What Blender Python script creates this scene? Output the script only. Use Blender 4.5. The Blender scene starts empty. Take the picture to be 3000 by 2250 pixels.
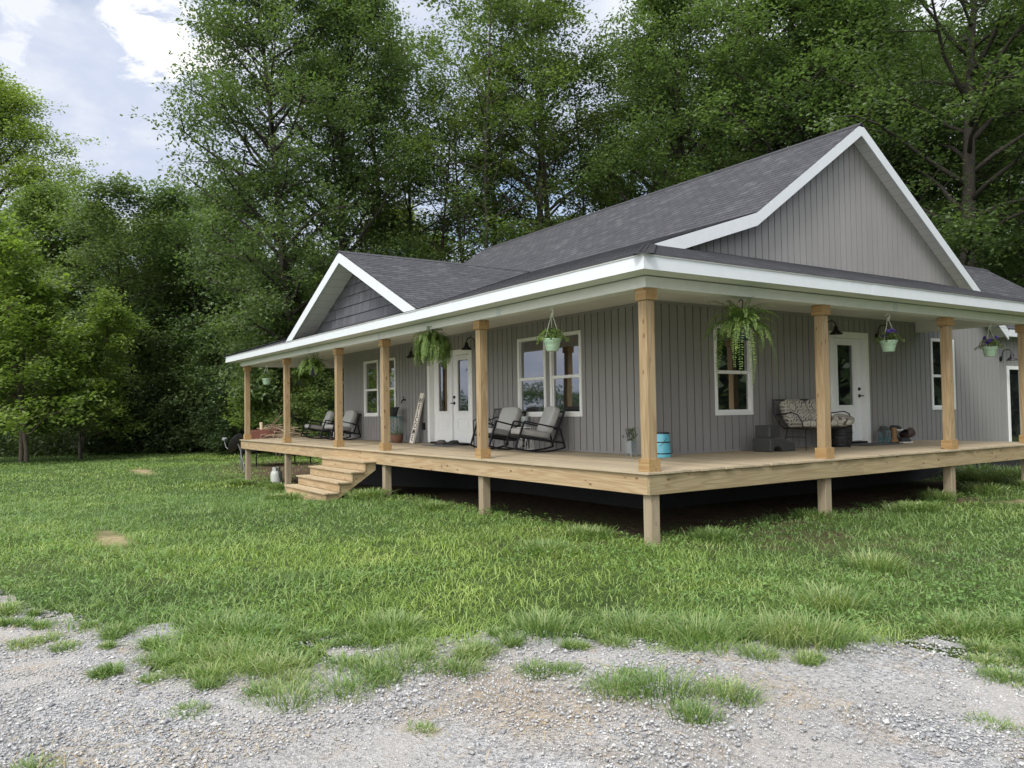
import bpy, bmesh, math, random
import numpy as np
from mathutils import Vector, Matrix, Euler
R = math.radians
rng = np.random.default_rng(7)
random.seed(7)
sc = bpy.context.scene
COL = sc.collection

# ------------------------------------------------------------------ helpers
class MB:
    """collects verts / faces / uvs and links them as one mesh object"""
    def __init__(s):
        s.v = []; s.f = []; s.uv = []
    def add(s, vs, fs, uvs=None):
        b = len(s.v)
        s.v.extend([tuple(map(float, p)) for p in vs])
        for k, f in enumerate(fs):
            s.f.append(tuple(i + b for i in f))
            s.uv.append(uvs[k] if uvs else None)
    def box(s, a, b):
        x0, y0, z0 = a; x1, y1, z1 = b
        s.add([(x0,y0,z0),(x1,y0,z0),(x1,y1,z0),(x0,y1,z0),(x0,y0,z1),(x1,y0,z1),(x1,y1,z1),(x0,y1,z1)],
              [(0,3,2,1),(4,5,6,7),(0,1,5,4),(1,2,6,5),(2,3,7,6),(3,0,4,7)])
    def cbox(s, c, d, rot=None):
        """centred box, size d, optional rotation matrix"""
        pts = []
        for z in (-.5,.5):
            for x, y in ((-.5,-.5),(.5,-.5),(.5,.5),(-.5,.5)):
                p = Vector((x*d[0], y*d[1], z*d[2]))
                if rot is not None: p = rot @ p
                pts.append(p + Vector(c))
        s.add(pts, [(0,3,2,1),(4,5,6,7),(0,1,5,4),(1,2,6,5),(2,3,7,6),(3,0,4,7)])
    def tube(s, path, r, n=6, cap=True, phase=0.0):
        path = [Vector(p) for p in path]
        rs = r if hasattr(r, '__len__') else [r]*len(path)
        vs = []; fs = []
        up = Vector((0,0,1))
        prev = None
        for i, p in enumerate(path):
            t = (path[min(i+1,len(path)-1)] - path[max(i-1,0)])
            if t.length < 1e-9: t = Vector((0,0,1))
            t.normalize()
            if prev is None:
                a = up if abs(t.z) < .95 else Vector((1,0,0))
                e1 = t.cross(a).normalized()
            else:
                e1 = (prev - t*prev.dot(t))
                e1 = e1.normalized() if e1.length > 1e-6 else t.orthogonal().normalized()
            prev = e1
            e2 = t.cross(e1)
            for k in range(n):
                an = phase + 2*math.pi*k/n
                vs.append(p + rs[i]*(math.cos(an)*e1 + math.sin(an)*e2))
        for i in range(len(path)-1):
            for k in range(n):
                k2 = (k+1) % n
                fs.append((i*n+k, i*n+k2, (i+1)*n+k2, (i+1)*n+k))
        if cap:
            fs.append(tuple(reversed(range(n)))); fs.append(tuple((len(path)-1)*n+k for k in range(n)))
        s.add(vs, fs)
    def bar(s, path, r):
        s.tube(path, r*1.414, 4, True, math.pi/4)
    def lathe(s, prof, c=(0,0,0), n=20, mat=None, cap=True):
        vs = []; fs = []
        for (r, z) in prof:
            for k in range(n):
                a = 2*math.pi*k/n
                p = Vector((r*math.cos(a), r*math.sin(a), z))
                if mat is not None: p = mat @ p
                vs.append(p + Vector(c))
        for i in range(len(prof)-1):
            for k in range(n):
                k2 = (k+1) % n
                fs.append((i*n+k, i*n+k2, (i+1)*n+k2, (i+1)*n+k))
        if cap:
            fs.append(tuple(reversed(range(n)))); fs.append(tuple((len(prof)-1)*n+k for k in range(n)))
        s.add(vs, fs)
    def puff(s, c, d, rot=None, e=.45, nu=20, nv=12, dent=0.0):
        """rounded cushion: a superellipsoid of full size d"""
        def sg(x, k): return math.copysign(abs(x)**k, x)
        vs = []; fs = []
        for i in range(nv+1):
            ph = -math.pi/2 + math.pi*i/nv
            for k in range(nu):
                th = 2*math.pi*k/nu
                p = Vector((d[0]/2*sg(math.cos(ph),e)*sg(math.cos(th),e), d[1]/2*sg(math.cos(ph),e)*sg(math.sin(th),e), d[2]/2*sg(math.sin(ph),e)))
                if dent: p += Vector((math.sin(p.z*19+p.y*11), math.sin(p.x*17+p.z*9), math.sin(p.y*14+p.x*13)))*dent
                if rot is not None: p = rot @ p
                vs.append(p + Vector(c))
        for i in range(nv):
            for k in range(nu):
                k2 = (k+1) % nu
                fs.append((i*nu+k, i*nu+k2, (i+1)*nu+k2, (i+1)*nu+k))
        s.add(vs, fs)
    def build(s, name, mat=None, parent=None, smooth=False, bevel=0, inv=False):
        me = bpy.data.meshes.new(name)
        me.from_pydata(s.v, [], s.f)
        if any(u for u in s.uv):
            l = me.uv_layers.new(name='UVMap')
            d = []
            for f, u in zip(s.f, s.uv):
                for k in range(len(f)): d.extend(u[k] if u else (0, 0))
            l.data.foreach_set('uv', d)
        me.update()
        o = bpy.data.objects.new(name, me); COL.objects.link(o)
        if mat: me.materials.append(mat)
        if smooth:
            for p in me.polygons: p.use_smooth = True
            if smooth != 'all':
                try: me.set_sharp_from_angle(angle=R(smooth if smooth is not True else 40))
                except Exception: pass
        if bevel:
            m = o.modifiers.new('edge', 'BEVEL'); m.width = bevel; m.segments = 2; m.limit_method = 'ANGLE'
        if parent: put(o, parent)
        return o

WORLD_BUILT = set()      # things whose parts are modelled in world coordinates
def put(o, parent):
    """parent o, whose mesh is in the frame its thing was built in"""
    o.parent = parent
    o.location = tuple(-c for c in parent.location) if parent.name in WORLD_BUILT else (0, 0, 0)

def tag(o, label=None, cat=None, group=None, kind=None):
    if label: o['label'] = label
    if cat: o['category'] = cat
    if group: o['group'] = group
    if kind: o['kind'] = kind
    return o

def thing(name, label, cat, loc=(0,0,0), rz=0.0, group=None):
    o = bpy.data.objects.new(name, None); COL.objects.link(o)
    o.empty_display_size = .2
    o.location = loc; o.rotation_euler = (0, 0, rz)
    return tag(o, label, cat, group)

def dup(root, loc=None, rz=None, label=None, scale=None):
    r = root.copy(); COL.objects.link(r)
    if loc is not None: r.location = loc
    if rz is not None: r.rotation_euler = (0, 0, rz)
    if scale is not None: r.scale = scale if hasattr(scale, '__len__') else (scale,)*3
    if label: r['label'] = label
    def rec(src, dst):
        for ch in list(src.children):
            c = ch.copy(); COL.objects.link(c); c.parent = dst
            rec(ch, c)
    rec(root, r)
    return r

def npmesh(name, V, F, mat, parent=None, smooth=False, link=True):
    """fast mesh from numpy: V (n,3), F (m,k) all faces with k corners, or a list of such arrays"""
    Fs = F if isinstance(F, list) else [F]
    me = bpy.data.meshes.new(name)
    me.vertices.add(len(V)); me.vertices.foreach_set('co', np.ascontiguousarray(V, dtype=np.float32).ravel())
    nl = sum(f.size for f in Fs); npoly = sum(len(f) for f in Fs)
    me.loops.add(nl); me.loops.foreach_set('vertex_index', np.concatenate([f.ravel() for f in Fs]).astype(np.int32))
    me.polygons.add(npoly)
    tot = np.concatenate([np.full(len(f), f.shape[1]) for f in Fs]).astype(np.int32)
    st = np.concatenate([[0], np.cumsum(tot)[:-1]]).astype(np.int32)
    me.polygons.foreach_set('loop_start', st)
    try: me.polygons.foreach_set('loop_total', tot)
    except Exception: pass
    me.update(calc_edges=True); me.validate()
    if smooth: me.polygons.foreach_set('use_smooth', np.ones(npoly, dtype=bool))
    if mat: me.materials.append(mat)
    if not link: return me
    o = bpy.data.objects.new(name, me); COL.objects.link(o)
    if parent: put(o, parent)
    return o

# value noise used for placing things
_perm = rng.random((256, 256))
def vnoise(x, y, s):
    x = np.asarray(x)/s + 1000.3; y = np.asarray(y)/s + 1000.7
    xi = np.floor(x).astype(int); yi = np.floor(y).astype(int)
    fx = x-xi; fy = y-yi; fx = fx*fx*(3-2*fx); fy = fy*fy*(3-2*fy)
    g = lambda i, j: _perm[i % 256, j % 256]
    return (g(xi,yi)*(1-fx)+g(xi+1,yi)*fx)*(1-fy)+(g(xi,yi+1)*(1-fx)+g(xi+1,yi+1)*fx)*fy

# ------------------------------------------------------------------ materials
def N(nt, t, **kw):
    n = nt.nodes.new(t)
    for k, v in kw.items():
        if k in n.inputs: n.inputs[k].default_value = v
        else: setattr(n, k, v)
    return n
def newmat(name):
    m = bpy.data.materials.new(name); m.use_nodes = True
    nt = m.node_tree
    return m, nt, nt.nodes['Principled BSDF'], nt.links.new
def ramp(nt, stops):
    n = nt.nodes.new('ShaderNodeValToRGB')
    e = n.color_ramp.elements
    while len(e) < len(stops): e.new(0.5)
    for el, (p, c) in zip(e, stops):
        el.position = p; el.color = (*c, 1) if len(c) == 3 else c
    return n
def mapping(nt, L, scale, coord='Object', loc=None):
    tc = N(nt, 'ShaderNodeTexCoord'); mp = N(nt, 'ShaderNodeMapping')
    mp.inputs['Scale'].default_value = scale
    L(tc.outputs[coord], mp.inputs['Vector'])
    if loc is not None: L(loc, mp.inputs['Location'])
    return mp.outputs['Vector']
def mixc(nt, L, a, b, f, mode='MIX'):
    n = N(nt, 'ShaderNodeMix', data_type='RGBA', blend_type=mode)
    for sock, v in ((n.inputs[6], a), (n.inputs[7], b), (n.inputs[0], f)):
        if hasattr(v, 'links'): L(v, sock)
        else: sock.default_value = (*v, 1) if hasattr(v, '__len__') and len(v) == 3 else v
    return n.outputs[2]
def bump(nt, L, h, bsdf, strength=.3, dist=.01):
    b = N(nt, 'ShaderNodeBump'); b.inputs['Strength'].default_value = strength; b.inputs['Distance'].default_value = dist
    L(h, b.inputs['Height']); L(b.outputs['Normal'], bsdf.inputs['Normal'])
def plain(name, col, rough=.5, metal=0.0, var=.12, scale=6.0, bmp=0.0, bscale=60.0, spec=.5):
    """a paint / plastic / metal with a little uneven wear"""
    m, nt, b, L = newmat(name)
    v = mapping(nt, L, (scale,)*3)
    n = N(nt, 'ShaderNodeTexNoise', Detail=6.0, Roughness=.6); L(v, n.inputs['Vector'])
    c0 = tuple(c*(1-var) for c in col); c1 = tuple(min(1, c*(1+var)) for c in col)
    r = ramp(nt, [(.3, c0), (.7, c1)]); L(n.outputs['Fac'], r.inputs[0])
    L(r.outputs[0], b.inputs['Base Color'])
    b.inputs['Roughness'].default_value = rough; b.inputs['Metallic'].default_value = metal
    b.inputs['Specular IOR Level'].default_value = spec
    if bmp:
        n2 = N(nt, 'ShaderNodeTexNoise', Scale=bscale, Detail=5.0); v2 = mapping(nt, L, (1,1,1)); L(v2, n2.inputs['Vector'])
        bump(nt, L, n2.outputs['Fac'], b, bmp)
    return m
def wood(name, axis, light=(.50,.345,.19), dark=(.34,.205,.095), grey=0.0, knots=True, island=.5):
    """softwood with long grain, growth figure and a few knots; axis = grain direction"""
    m, nt, b, L = newmat(name)
    geo = N(nt, 'ShaderNodeNewGeometry')
    off = N(nt, 'ShaderNodeVectorMath', operation='SCALE'); off.inputs[3].default_value = 37.0
    cmb = N(nt, 'ShaderNodeCombineXYZ')
    for i in range(3): L(geo.outputs['Random Per Island'], cmb.inputs[i])
    L(cmb.outputs[0], off.inputs[0])
    sc_ = [9, 9, 9]; sc_[axis] = .5
    v = mapping(nt, L, tuple(sc_), loc=off.outputs[0])
    n1 = N(nt, 'ShaderNodeTexNoise', Scale=1.0, Detail=2.0, Distortion=.6); L(v, n1.inputs['Vector'])
    mul = N(nt, 'ShaderNodeMath', operation='MULTIPLY'); L(n1.outputs['Fac'], mul.inputs[0]); mul.inputs[1].default_value = 46.0
    sn = N(nt, 'ShaderNodeMath', operation='SINE'); L(mul.outputs[0], sn.inputs[0])
    r1 = ramp(nt, [(.1, (0,0,0)), (.95, (1,1,1))])
    a = N(nt, 'ShaderNodeMath', operation='MULTIPLY_ADD'); L(sn.outputs[0], a.inputs[0]); a.inputs[1].default_value = .5; a.inputs[2].default_value = .5
    L(a.outputs[0], r1.inputs[0])
    s2 = [70, 70, 70]; s2[axis] = 2.2
    v2 = mapping(nt, L, tuple(s2), loc=off.outputs[0])
    n2 = N(nt, 'ShaderNodeTexNoise', Scale=1.0, Detail=3.0); L(v2, n2.inputs['Vector'])
    c1 = mixc(nt, L, light, dark, r1.outputs[0])
    c1 = mixc(nt, L, light, c1, .8)
    c2 = mixc(nt, L, c1, tuple(c*.62 for c in dark), n2.outputs['Fac'])
    c3 = mixc(nt, L, c1, c2, .7)
    # tint per board
    rr = ramp(nt, [(0, (1-.35*island,)*3), (.5, (1,.985,.96)), (1, (1+.0*island, 1-.06*island, 1-.14*island))]); L(geo.outputs['Random Per Island'], rr.inputs[0])
    c4 = mixc(nt, L, c3, rr.outputs[0], 1.0, 'MULTIPLY')
    if knots:
        s3 = [8.5, 8.5, 8.5]; s3[axis] = 4.0
        v3 = mapping(nt, L, tuple(s3), loc=off.outputs[0])
        vo = N(nt, 'ShaderNodeTexVoronoi', Scale=1.0); L(v3, vo.inputs['Vector'])
        rk = ramp(nt, [(.07, (.9,.9,.9)), (.17, (0,0,0))]); L(vo.outputs['Distance'], rk.inputs[0])
        c4 = mixc(nt, L, c4, (.12,.062,.028), rk.outputs[0])
    if grey:
        n3 = N(nt, 'ShaderNodeTexNoise', Scale=1.3, Detail=5.0); v4 = mapping(nt, L, (1,1,1)); L(v4, n3.inputs['Vector'])
        g = N(nt, 'ShaderNodeMath', operation='MULTIPLY'); L(n3.outputs['Fac'], g.inputs[0]); g.inputs[1].default_value = grey*2
        c4 = mixc(nt, L, c4, (.33,.28,.21), g.outputs[0])
    L(c4, b.inputs['Base Color']); b.inputs['Roughness'].default_value = .72; b.inputs['Specular IOR Level'].default_value = .25
    bump(nt, L, n2.outputs['Fac'], b, .25, .004)
    return m
def siding_mat(name, col, vary=.95):
    m, nt, b, L = newmat(name)
    geo = N(nt, 'ShaderNodeNewGeometry')
    v = mapping(nt, L, (45, 45, 1.4))
    n = N(nt, 'ShaderNodeTexNoise', Scale=1.0, Detail=4.0, Distortion=.3); L(v, n.inputs['Vector'])
    v2 = mapping(nt, L, (.7,.7,.7)); n2 = N(nt, 'ShaderNodeTexNoise', Scale=1.0, Detail=4.0); L(v2, n2.inputs['Vector'])
    c = mixc(nt, L, tuple(x*.93 for x in col), tuple(x*1.07 for x in col), n.outputs['Fac'])
    r = ramp(nt, [(0, (vary,)*3), (1, (1.0,1.0,1.0))]); L(geo.outputs['Random Per Island'], r.inputs[0])
    c = mixc(nt, L, c, r.outputs[0], 1.0, 'MULTIPLY')
    r2 = ramp(nt, [(.3, (.94,.935,.93)), (.7, (1,1,1))]); L(n2.outputs['Fac'], r2.inputs[0])
    c = mixc(nt, L, c, r2.outputs[0], 1.0, 'MULTIPLY')
    L(c, b.inputs['Base Color']); b.inputs['Roughness'].default_value = .55; b.inputs['Specular IOR Level'].default_value = .3
    bump(nt, L, n.outputs['Fac'], b, .12, .004)
    return m
def shingle_mat():
    m, nt, b, L = newmat('asphalt_shingle')
    tc = N(nt, 'ShaderNodeTexCoord')
    br = N(nt, 'ShaderNodeTexBrick'); br.offset = .37; br.squash = 1.0
    br.inputs['Color1'].default_value = (.0,.0,.0,1); br.inputs['Color2'].default_value = (1,1,1,1); br.inputs['Mortar'].default_value = (0,0,0,1)
    br.inputs['Scale'].default_value = 1.0; br.inputs['Mortar Size'].default_value = .009; br.inputs['Bias'].default_value = 0.0
    br.inputs['Brick Width'].default_value = .26; br.inputs['Row Height'].default_value = .143
    L(tc.outputs['UV'], br.inputs['Vector'])
    n = N(nt, 'ShaderNodeTexNoise', Scale=90.0, Detail=4.0); L(tc.outputs['UV'], n.inputs['Vector'])
    n2 = N(nt, 'ShaderNodeTexNoise', Scale=1.1, Detail=4.0); L(tc.outputs['UV'], n2.inputs['Vector'])
    r = ramp(nt, [(0, (.050,.052,.062)), (.4, (.068,.070,.082)), (.7, (.057,.059,.070)), (1, (.092,.094,.107))]); L(br.outputs['Color'], r.inputs[0])
    r3 = ramp(nt, [(.25, (.5,.5,.5)), (.75, (1.35,1.33,1.3))]); L(n.outputs['Fac'], r3.inputs[0])
    c = mixc(nt, L, r.outputs[0], r3.outputs[0], 1.0, 'MULTIPLY')
    c = mixc(nt, L, c, (.022,.021,.026), br.outputs['Fac'])
    r4 = ramp(nt, [(.3, (.92,.92,.93)), (.7, (1.03,1.03,1.02))]); L(n2.outputs['Fac'], r4.inputs[0])
    c = mixc(nt, L, c, r4.outputs[0], 1.0, 'MULTIPLY')
    L(c, b.inputs['Base Color']); b.inputs['Roughness'].default_value = .9; b.inputs['Specular IOR Level'].default_value = .2
    ad = N(nt, 'ShaderNodeMath', operation='MULTIPLY_ADD'); L(n.outputs['Fac'], ad.inputs[0]); ad.inputs[1].default_value = .4; L(br.outputs['Fac'], ad.inputs[2])
    iv = N(nt, 'ShaderNodeMath', operation='SUBTRACT'); iv.inputs[0].default_value = 1.5; L(ad.outputs[0], iv.inputs[1])
    bump(nt, L, iv.outputs[0], b, .5, .006)
    return m
def grooved(name, col, axis, pitch, rough=.5):
    """vinyl soffit with fine V grooves across one axis"""
    m, nt, b, L = newmat(name)
    tc = N(nt, 'ShaderNodeTexCoord'); sx = N(nt, 'ShaderNodeSeparateXYZ'); L(tc.outputs['Object'], sx.inputs[0])
    d = N(nt, 'ShaderNodeMath', operation='DIVIDE'); L(sx.outputs[axis], d.inputs[0]); d.inputs[1].default_value = pitch
    f = N(nt, 'ShaderNodeMath', operation='FRACT'); L(d.outputs[0], f.inputs[0])
    r = ramp(nt, [(0, (.55,.55,.55)), (.05, (1,1,1)), (.97, (1,1,1)), (1, (.6,.6,.6))]); L(f.outputs[0], r.inputs[0])
    n = N(nt, 'ShaderNodeTexNoise', Scale=1.5, Detail=4.0); L(tc.outputs['Object'], n.inputs['Vector'])
    rn = ramp(nt, [(.3, tuple(c*.94 for c in col)), (.7, col)]); L(n.outputs['Fac'], rn.inputs[0])
    c = mixc(nt, L, rn.outputs[0], r.outputs[0], 1.0, 'MULTIPLY')
    L(c, b.inputs['Base Color']); b.inputs['Roughness'].default_value = rough; b.inputs['Specular IOR Level'].default_value = .3
    bump(nt, L, r.outputs[0], b, .4, .004)
    return m
def leaf_mat(name, cols, trans=.35, rough=.45, tint=True, spec=.4, patch=1.4, isl=.5, big=0.0):
    m, nt, b, L = newmat(name)
    geo = N(nt, 'ShaderNodeNewGeometry'); oi = N(nt, 'ShaderNodeObjectInfo')
    tc = N(nt, 'ShaderNodeTexCoord')
    r = ramp(nt, [(i/(len(cols)-1), c) for i, c in enumerate(cols)])
    n = N(nt, 'ShaderNodeTexNoise', Scale=1/patch, Detail=2.0); L(tc.outputs['Object'], n.inputs['Vector'])
    mx = N(nt, 'ShaderNodeMath', operation='MULTIPLY_ADD'); L(n.outputs['Fac'], mx.inputs[0]); mx.inputs[1].default_value = 1.1; mx.inputs[2].default_value = -.3
    ad = N(nt, 'ShaderNodeMath', operation='MULTIPLY_ADD'); L(geo.outputs['Random Per Island'], ad.inputs[0]); ad.inputs[1].default_value = isl; L(mx.outputs[0], ad.inputs[2])
    L(ad.outputs[0], r.inputs[0])
    c = r.outputs[0]
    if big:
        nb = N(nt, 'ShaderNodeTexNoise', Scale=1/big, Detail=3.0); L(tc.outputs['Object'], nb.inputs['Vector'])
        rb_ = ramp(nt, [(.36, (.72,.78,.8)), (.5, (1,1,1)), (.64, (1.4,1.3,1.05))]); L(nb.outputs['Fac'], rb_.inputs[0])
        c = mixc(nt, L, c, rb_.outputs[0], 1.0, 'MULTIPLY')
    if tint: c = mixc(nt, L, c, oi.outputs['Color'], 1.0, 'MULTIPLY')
    L(c, b.inputs['Base Color']); b.inputs['Roughness'].default_value = rough; b.inputs['Specular IOR Level'].default_value = spec
    tr = N(nt, 'ShaderNodeBsdfTranslucent')
    c2 = mixc(nt, L, c, (1.35,1.5,.65), 1.0, 'MULTIPLY')
    L(c2, tr.inputs['Color'])
    ms = N(nt, 'ShaderNodeMixShader'); ms.inputs[0].default_value = trans
    L(b.outputs[0], ms.inputs[1]); L(tr.outputs[0], ms.inputs[2])
    L(ms.outputs[0], nt.nodes['Material Output'].inputs['Surface'])
    return m
def glass_mat():
    m, nt, b, L = newmat('window_glass')
    v = mapping(nt, L, (1.6,1.6,1.6)); n = N(nt, 'ShaderNodeTexNoise', Scale=1.0, Detail=1.0); L(v, n.inputs['Vector'])
    b.inputs['Base Color'].default_value = (.012,.014,.017,1); b.inputs['Roughness'].default_value = .02
    b.inputs['IOR'].default_value = 3.4; b.inputs['Specular IOR Level'].default_value = .5
    bump(nt, L, n.outputs['Fac'], b, .04, .02)
    return m

M = {}
M['siding'] = siding_mat('grey_siding', (.272,.267,.268))
M['shake'] = siding_mat('slate_shake', (.125,.127,.145), .72)
M['shingle'] = shingle_mat()
M['white'] = plain('white_aluminium', (.62,.655,.69), .38, 0, .03, 1.5)
M['trim'] = plain('white_trim', (.80,.81,.81), .4, 0, .03, 3)
M['door'] = plain('white_door', (.80,.815,.83), .35, 0, .02, 3)
M['soffitX'] = grooved('porch_ceiling_vinyl', (.72,.72,.69), 1, .1)
M['soffitY'] = grooved('eave_vinyl', (.70,.70,.68), 2, .12)
M['beam'] = plain('beam_wrap', (.74,.75,.735), .4, 0, .04, 1.2)
M['woodX'] = wood('pine_rim_board', 0, (.50,.40,.26), (.38,.265,.15), .03)
M['woodY'] = wood('pine_rim_board_end', 1, (.41,.345,.21), (.29,.22,.12), .12)
M['woodZ'] = wood('pine_post', 2, (.45,.35,.215), (.31,.21,.11), .05)
M['woodP'] = wood('pine_pile', 2, (.39,.33,.235), (.27,.21,.14), .3)
M['woodT'] = wood('pine_trim', 0, (.46,.325,.165), (.33,.20,.085), 0, True, .4)
M['deck'] = wood('deck_boards', 0, (.54,.47,.355), (.43,.35,.24), .2, False, .9)
M['step'] = wood('step_boards', 0, (.54,.45,.315), (.42,.32,.20), .08, True, .5)
M['glass'] = glass_mat()
M['black'] = plain('black_metal', (.014,.014,.018), .38, .3, .2, 12)
M['bronze'] = plain('dark_bronze', (.022,.019,.022), .35, .5, .2, 12)
M['concrete'] = plain('shade_toned_concrete', (.018,.019,.02), .9, 0, .25, 3, .4, 30)  # near black: the shade under the deck is put into this colour
M['cush'] = plain('grey_cushion', (.42,.425,.42), .9, 0, .06, 8, .25, 500)
M['cushd'] = plain('grey_seat_cushion', (.33,.325,.32), .9, 0, .08, 8, .25, 500)
M['mint'] = plain('mint_plastic', (.40,.56,.43), .45, 0, .05, 5)
M['navy'] = plain('navy_plastic', (.016,.02,.035), .45, 0, .15, 6)
M['wire'] = plain('hanger_wire', (.46,.49,.40), .5, .2, .1, 6)
M['fern'] = leaf_mat('fern_leaf', [(.05,.085,.02), (.10,.165,.04), (.17,.25,.07), (.28,.32,.12)], .3, .5, False, .3, .12)
M['petunia'] = leaf_mat('petunia_leaf', [(.06,.09,.03), (.12,.16,.05), (.2,.21,.09)], .3, .5, False, .3, .1)
M['violet'] = plain('violet_petal', (.05,.02,.17), .6, 0, .3, 30)
M['bark'] = plain('tree_bark', (.042,.036,.030), .95, 0, .5, 2.5, .9, 14)  # darkened: the trunks' backlit look is put into the bark colour
M['barkL'] = plain('pale_bark', (.095,.08,.062), .95, 0, .4, 2.5, .8, 14)
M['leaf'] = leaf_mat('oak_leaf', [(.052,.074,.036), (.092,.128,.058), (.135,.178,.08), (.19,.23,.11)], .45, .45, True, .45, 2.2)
M['shoot'] = leaf_mat('undergrowth_leaf', [(.038,.058,.028), (.068,.098,.044), (.10,.138,.06)], .3, .5, True, .35, 1.5)
# ------------------------------------------------------------------ camera
EYE = Vector((6.93, -6.521, .7534)); YAW, PIT, ROL, F = .9835, .0326, -.0153, 2343.64
def cam_axes():
    f0 = Vector((-math.sin(YAW), math.cos(YAW), 0)); r0 = Vector((math.cos(YAW), math.sin(YAW), 0)); u0 = Vector((0,0,1))
    f1 = math.cos(PIT)*f0 + math.sin(PIT)*u0; u1 = -math.sin(PIT)*f0 + math.cos(PIT)*u0
    return math.cos(ROL)*r0 + math.sin(ROL)*u1, -math.sin(ROL)*r0 + math.cos(ROL)*u1, f1
cr, cu, cf = cam_axes()
cd = bpy.data.cameras.new('camera'); cam = bpy.data.objects.new('camera', cd); COL.objects.link(cam)
cd.sensor_width = 36; cd.lens = 36*F/3000; cd.clip_end = 3000; cd.clip_start = .05
mw = Matrix.Identity(4)
for i in range(3):
    mw[i][0] = cr[i]; mw[i][1] = cu[i]; mw[i][2] = -cf[i]; mw[i][3] = EYE[i]
cam.matrix_world = mw
sc.camera = cam
def bearing(b, d):
    """a spot d metres ahead of the photographer, b = sideways offset per metre ahead (+ right)"""
    return (EYE.x - .8325*d + .5540*b*d, EYE.y + .5540*d + .8325*b*d)

# ------------------------------------------------------------------ light and sky
sc.view_settings.view_transform = 'Standard'; sc.view_settings.look = 'None'
sc.view_settings.exposure = EXPOSURE = 0.93; sc.view_settings.gamma = 1
SUN_EL, SUN_AZ = 48, 152
w = bpy.data.worlds.new('World'); sc.world = w; w.use_nodes = True
nt = w.node_tree; L = nt.links.new
bg = nt.nodes['Background']; bg.inputs['Strength'].default_value = .1
sky = N(nt, 'ShaderNodeTexSky', sky_type='NISHITA', sun_disc=False)
sky.sun_elevation = R(SUN_EL); sky.sun_rotation = R(SUN_AZ); sky.dust_density = 2.0; sky.ozone_density = 1.5
tc = N(nt, 'ShaderNodeTexCoord'); sep = N(nt, 'ShaderNodeSeparateXYZ'); L(tc.outputs['Generated'], sep.inputs[0])
# clouds live on a flat layer overhead: direction divided by its height
zc = N(nt, 'ShaderNodeMath', operation='MAXIMUM'); L(sep.outputs[2], zc.inputs[0]); zc.inputs[1].default_value = 0.0
za = N(nt, 'ShaderNodeMath', operation='ADD'); L(zc.outputs[0], za.inputs[0]); za.inputs[1].default_value = .22
dv = N(nt, 'ShaderNodeVectorMath', operation='DIVIDE'); L(tc.outputs['Generated'], dv.inputs[0]); L(za.outputs[0], dv.inputs[1])
n1 = N(nt, 'ShaderNodeTexNoise', Scale=1.15, Detail=8.0, Roughness=.55, Distortion=.25); L(dv.outputs[0], n1.inputs['Vector'])
n2 = N(nt, 'ShaderNodeTexNoise', Scale=4.2, Detail=9.0, Roughness=.6, Distortion=.15); L(dv.outputs[0], n2.inputs['Vector'])
n3 = N(nt, 'ShaderNodeTexNoise', Scale=11.0, Detail=7.0, Roughness=.62, Distortion=.4); L(dv.outputs[0], n3.inputs['Vector'])
cover = ramp(nt, [(.30, (0,0,0)), (.46, (1,1,1))]); L(n1.outputs['Fac'], cover.inputs[0])
shade = ramp(nt, [(.30, (3.1,3.55,4.55)), (.52, (3.6,3.95,4.8)), (.74, (4.6,4.8,5.2))]); L(n2.outputs['Fac'], shade.inputs[0])
c = mixc(nt, L, sky.outputs[0], shade.outputs[0], cover.outputs[0])
# bright sunlit cumulus banks, each a soft patch of sky broken up by the cloud noise
def bank(c, d, width, col, amt, nz=2.2):
    nv = Vector(d).normalized()
    dp = N(nt, 'ShaderNodeVectorMath', operation='DOT_PRODUCT'); L(tc.outputs['Generated'], dp.inputs[0]); dp.inputs[1].default_value = nv
    mr = N(nt, 'ShaderNodeMapRange'); mr.inputs['From Min'].default_value = math.cos(R(width)); mr.inputs['From Max'].default_value = 1.0
    L(dp.outputs['Value'], mr.inputs['Value'])
    ad = N(nt, 'ShaderNodeMath', operation='MULTIPLY_ADD'); L((n3 if width < 20 else n2).outputs['Fac'], ad.inputs[0]); ad.inputs[1].default_value = 3.2 if width < 20 else 2.2; ad.inputs[2].default_value = -(1.6 if width < 20 else 1.1) - amt
    su = N(nt, 'ShaderNodeMath', operation='ADD'); L(mr.outputs[0], su.inputs[0]); L(ad.outputs[0], su.inputs[1])
    rp = ramp(nt, [(.12, (0,0,0)), (.85, (1,1,1))]); L(su.outputs[0], rp.inputs[0])
    mk = N(nt, 'ShaderNodeMath', operation='MULTIPLY'); L(rp.outputs[0], mk.inputs[0]); L(mr.outputs[0], mk.inputs[1])
    sm = N(nt, 'ShaderNodeMath', operation='MULTIPLY', use_clamp=True); L(mk.outputs[0], sm.inputs[0]); sm.inputs[1].default_value = 2.6
    return mixc(nt, L, c, col, sm.outputs[0])
BANKS = [((-.9023,.1597,.4005), 4.0, (6.4,6.4,6.3), .3), ((-.8951,.1336,.4254), 3.0, (6.0,6.0,6.0), .36), ((-.9331,.0308,.3583), 2.2, (4.8,5.0,5.5), .6), ((-.9122,.0313,.4086), 2.6, (4.8,5.0,5.5), .6), ((-.8909,.2149,.4002), 2.6, (5.6,5.6,5.8), .36), ((-.35,.75,.5), 26, (5.0,5.2,5.6), .1),
         ((0,-.1,1), 52, (12,12,12), -.9), ((.35,-.8,.6), 55, (13,12.8,12.4), -.8)]  # these two: unseen overhead and rear cloud, brightened to light the scene
for d, wd, col, am in BANKS: c = bank(c, d, wd, col, am)
L(c, bg.inputs['Color'])
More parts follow.
